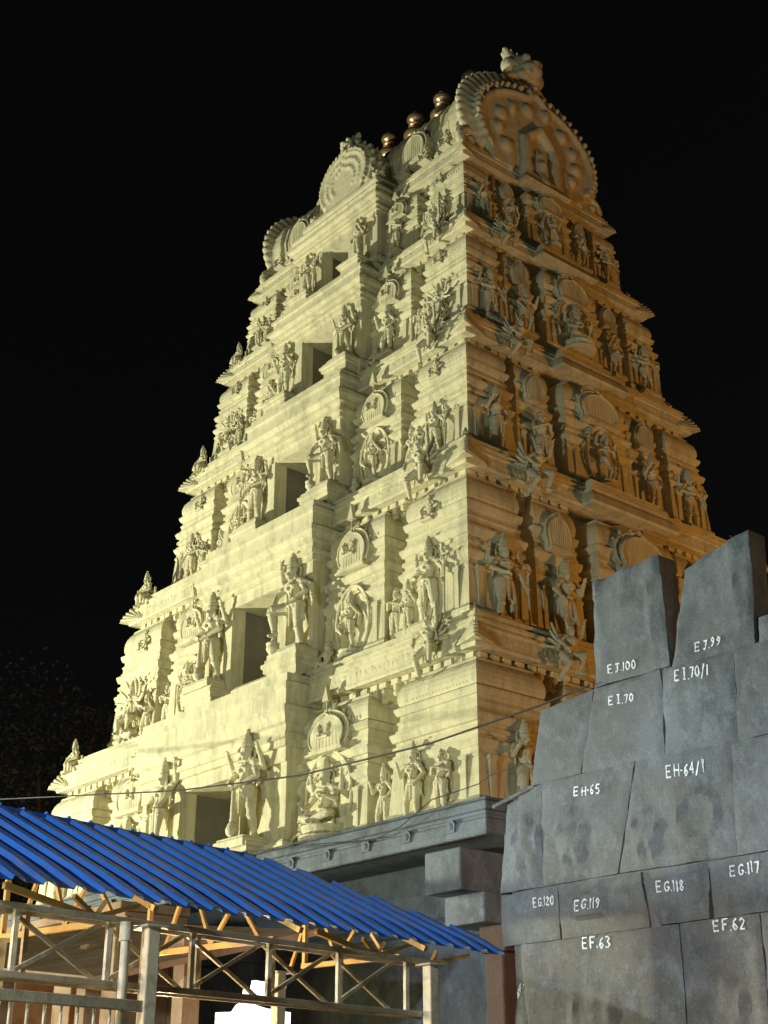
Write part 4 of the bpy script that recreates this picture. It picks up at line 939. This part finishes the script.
# ------------------------------------------------------------------ dark trees beyond the tower at the left
def tree(loc, h, cr, seed, label):
    rnd = random.Random(seed); t = empty('broadleaf_tree', loc); tag(t, label, 'tree', 'dark trees beyond the temple')
    m = MB(); m.cap((0, 0, -.3), (.3, .2, h * .45), h * .035, h * .022); tips = []
    for j in range(9):
        a = rnd.uniform(0, 6.28); z0 = h * rnd.uniform(.3, .46); q = Vector((math.cos(a) * cr * rnd.uniform(.4, .8), math.sin(a) * cr * rnd.uniform(.4, .8), h * rnd.uniform(.58, .92)))
        m.cap((.25, .15, z0), q * .6 + Vector((0, 0, z0 * .4)), h * .016, h * .01, 7); m.cap(q * .6 + Vector((0, 0, z0 * .4)), q, h * .01, h * .004, 6); tips.append(q)
    m.build('trunk', BARK, t, smooth=60)
    m = MB()
    for c in tips + [Vector((rnd.uniform(-1, 1) * cr * .6, rnd.uniform(-1, 1) * cr * .6, h * rnd.uniform(.5, .95))) for _ in range(22)]:
        rr = cr * rnd.uniform(.2, .42)
        for _ in range(420):
            d = Vector((rnd.gauss(0, 1), rnd.gauss(0, 1), rnd.gauss(0, .8))).normalized() * rr * rnd.uniform(.5, 1.05); p0 = c + d
            s = rnd.uniform(.06, .15); u = Vector((rnd.gauss(0, 1), rnd.gauss(0, 1), rnd.gauss(0, .6))).normalized(); v = u.cross(Vector((rnd.gauss(0, 1), rnd.gauss(0, 1), rnd.gauss(0, 1)))).normalized()
            m.add([p0 - u * s, p0 - v * s * .45, p0 + u * s, p0 + v * s * .45], [(0, 1, 2, 3)])
    m.build('crown', LEAF, t)
tree((-31, 6, 0), 21, 6.5, 1, 'dark tree at the left edge beyond the tower, the nearer and larger one')
tree((-24, 14, 0), 17, 5.5, 2, 'dark smaller tree half hidden behind the left edge of the tower')

# ------------------------------------------------------------------ ground
m = MB(); m.add([(-400, -400, 0), (400, -400, 0), (400, 400, 0), (-400, 400, 0)], [(0, 1, 2, 3)])
tag(m.build('ground', GROUND, None), kind='structure')

# ------------------------------------------------------------------ night light
wd = bpy.data.worlds.new('World'); sc.world = wd; wd.use_nodes = True; nt = wd.node_tree
sky = nt.nodes.new('ShaderNodeTexSky'); sky.sky_type = 'NISHITA'; sky.sun_disc = False; sky.sun_elevation = R(4); sky.sun_rotation = R(200)
hs = nt.nodes.new('ShaderNodeHueSaturation'); hs.inputs['Saturation'].default_value = .15
nt.links.new(sky.outputs[0], hs.inputs['Color']); nt.links.new(hs.outputs[0], nt.nodes['Background'].inputs[0]); nt.nodes['Background'].inputs[1].default_value = .0020
def light(kind, name, loc, target, energy, col, size=.3, spot=70, blend=.6):
    l = bpy.data.lights.new(name, kind); l.energy = energy; l.color = col
    if kind == 'SUN': l.angle = R(.5)
    else: l.shadow_soft_size = size
    if kind == 'SPOT': l.spot_size = R(spot); l.spot_blend = blend
    o = bpy.data.objects.new(name, l); COL.objects.link(o); o.location = loc
    o.rotation_euler = (Vector(target) - Vector(loc)).to_track_quat('-Z', 'Y').to_euler(); return o
light('SUN', 'moonlight', (0, 0, 50), (10, 18, 37), .003, (1, .93, .85))
light('SPOT', 'front_floodlight', (-18, -24.0, 3.0), (0.5, -6, 13), 48000, (.98, .975, .715), .3, 85)
light('SPOT', 'front_shadow_fill', (0, -31, 3.0), (0.5, -6, 14), 3000, (1, .94, .38), 1.2, 75)  # unseen fill added to lift the shadows on the tower front
light('SPOT', 'side_floodlight', (25, 14, 3.0), (6.5, 0, 9.5), 8600, (1, .44, .085), 1.4, 84)
light('SPOT', 'yard_floodlight', (14.0, -26.5, 4.2), (10.0, -8, 11), 5000, (.82, .98, .90), .3, 98, .9)
light('SPOT', 'added_roof_light', (19.9, -32.2, 6.3), (15.7, -17.3, 3.7), 12000, (.85, .93, 1), .15, 32, .8)  # added light without a fixture, raking across the blue roof ribs
light('SPOT', 'side_shadow_fill', (27, -18, 2.6), (6.5, 0, 11), 700, (.85, .95, .68), 1.0, 70, .8)  # weak unseen fill, added to soften black shadows on the orange-lit side
light('POINT', 'tree_fill_light', (-23, -9, 6), (0, 0, 0), 800, (1, .97, .85), .3)  # invented light, added so the left trees show faintly
light('POINT', 'girder_fill_light', tuple(Q(2.2, .9, 2.35)), (0, 0, 0), 60, (1, .78, .42), .12)  # extra warm light added only to brighten the girder steel
light('POINT', 'board_glow', tuple(Q(5.2, 2.7, 2.5)), (0, 0, 0), 30, (.95, .97, 1), .3)
light('POINT', 'shed_lamp', tuple(Q(-1.2, 3.2, 2.9)), (0, 0, 0), 380, (1, .60, .25), .15)
light('POINT', 'shed_lamp_far', tuple(Q(3.0, 2.2, 2.75)), (0, 0, 0), 130, (1, .68, .34), .15)
light('POINT', 'railing_lamp', tuple(Q(-1.6, -1.2, 2.6)), (0, 0, 0), 60, (.84, 1, .86), .12)

# ------------------------------------------------------------------ camera
f_px, pitch_, yaw_ = 1408.4, 23.99, 40.138
cam = bpy.data.cameras.new('camera'); co = bpy.data.objects.new('camera', cam); COL.objects.link(co); sc.camera = co
cam.sensor_fit = 'VERTICAL'; cam.sensor_height = 36; cam.lens = f_px / 1024 * 36; cam.clip_end = 2000; cam.clip_start = .1
co.location = (25.22, -22.80, 1.6)
fw = Vector((-math.cos(R(yaw_)), math.sin(R(yaw_)), 0)) * math.cos(R(pitch_)) + Vector((0, 0, math.sin(R(pitch_))))
co.rotation_euler = fw.to_track_quat('-Z', 'Y').to_euler()
sc.view_settings.view_transform = 'Standard'; sc.view_settings.look = 'None'; sc.view_settings.exposure = 0
sc.render.engine = 'CYCLES'; sc.cycles.use_denoising = True; sc.cycles.max_bounces = 6; sc.cycles.diffuse_bounces = 4; sc.cycles.sample_clamp_indirect = 4
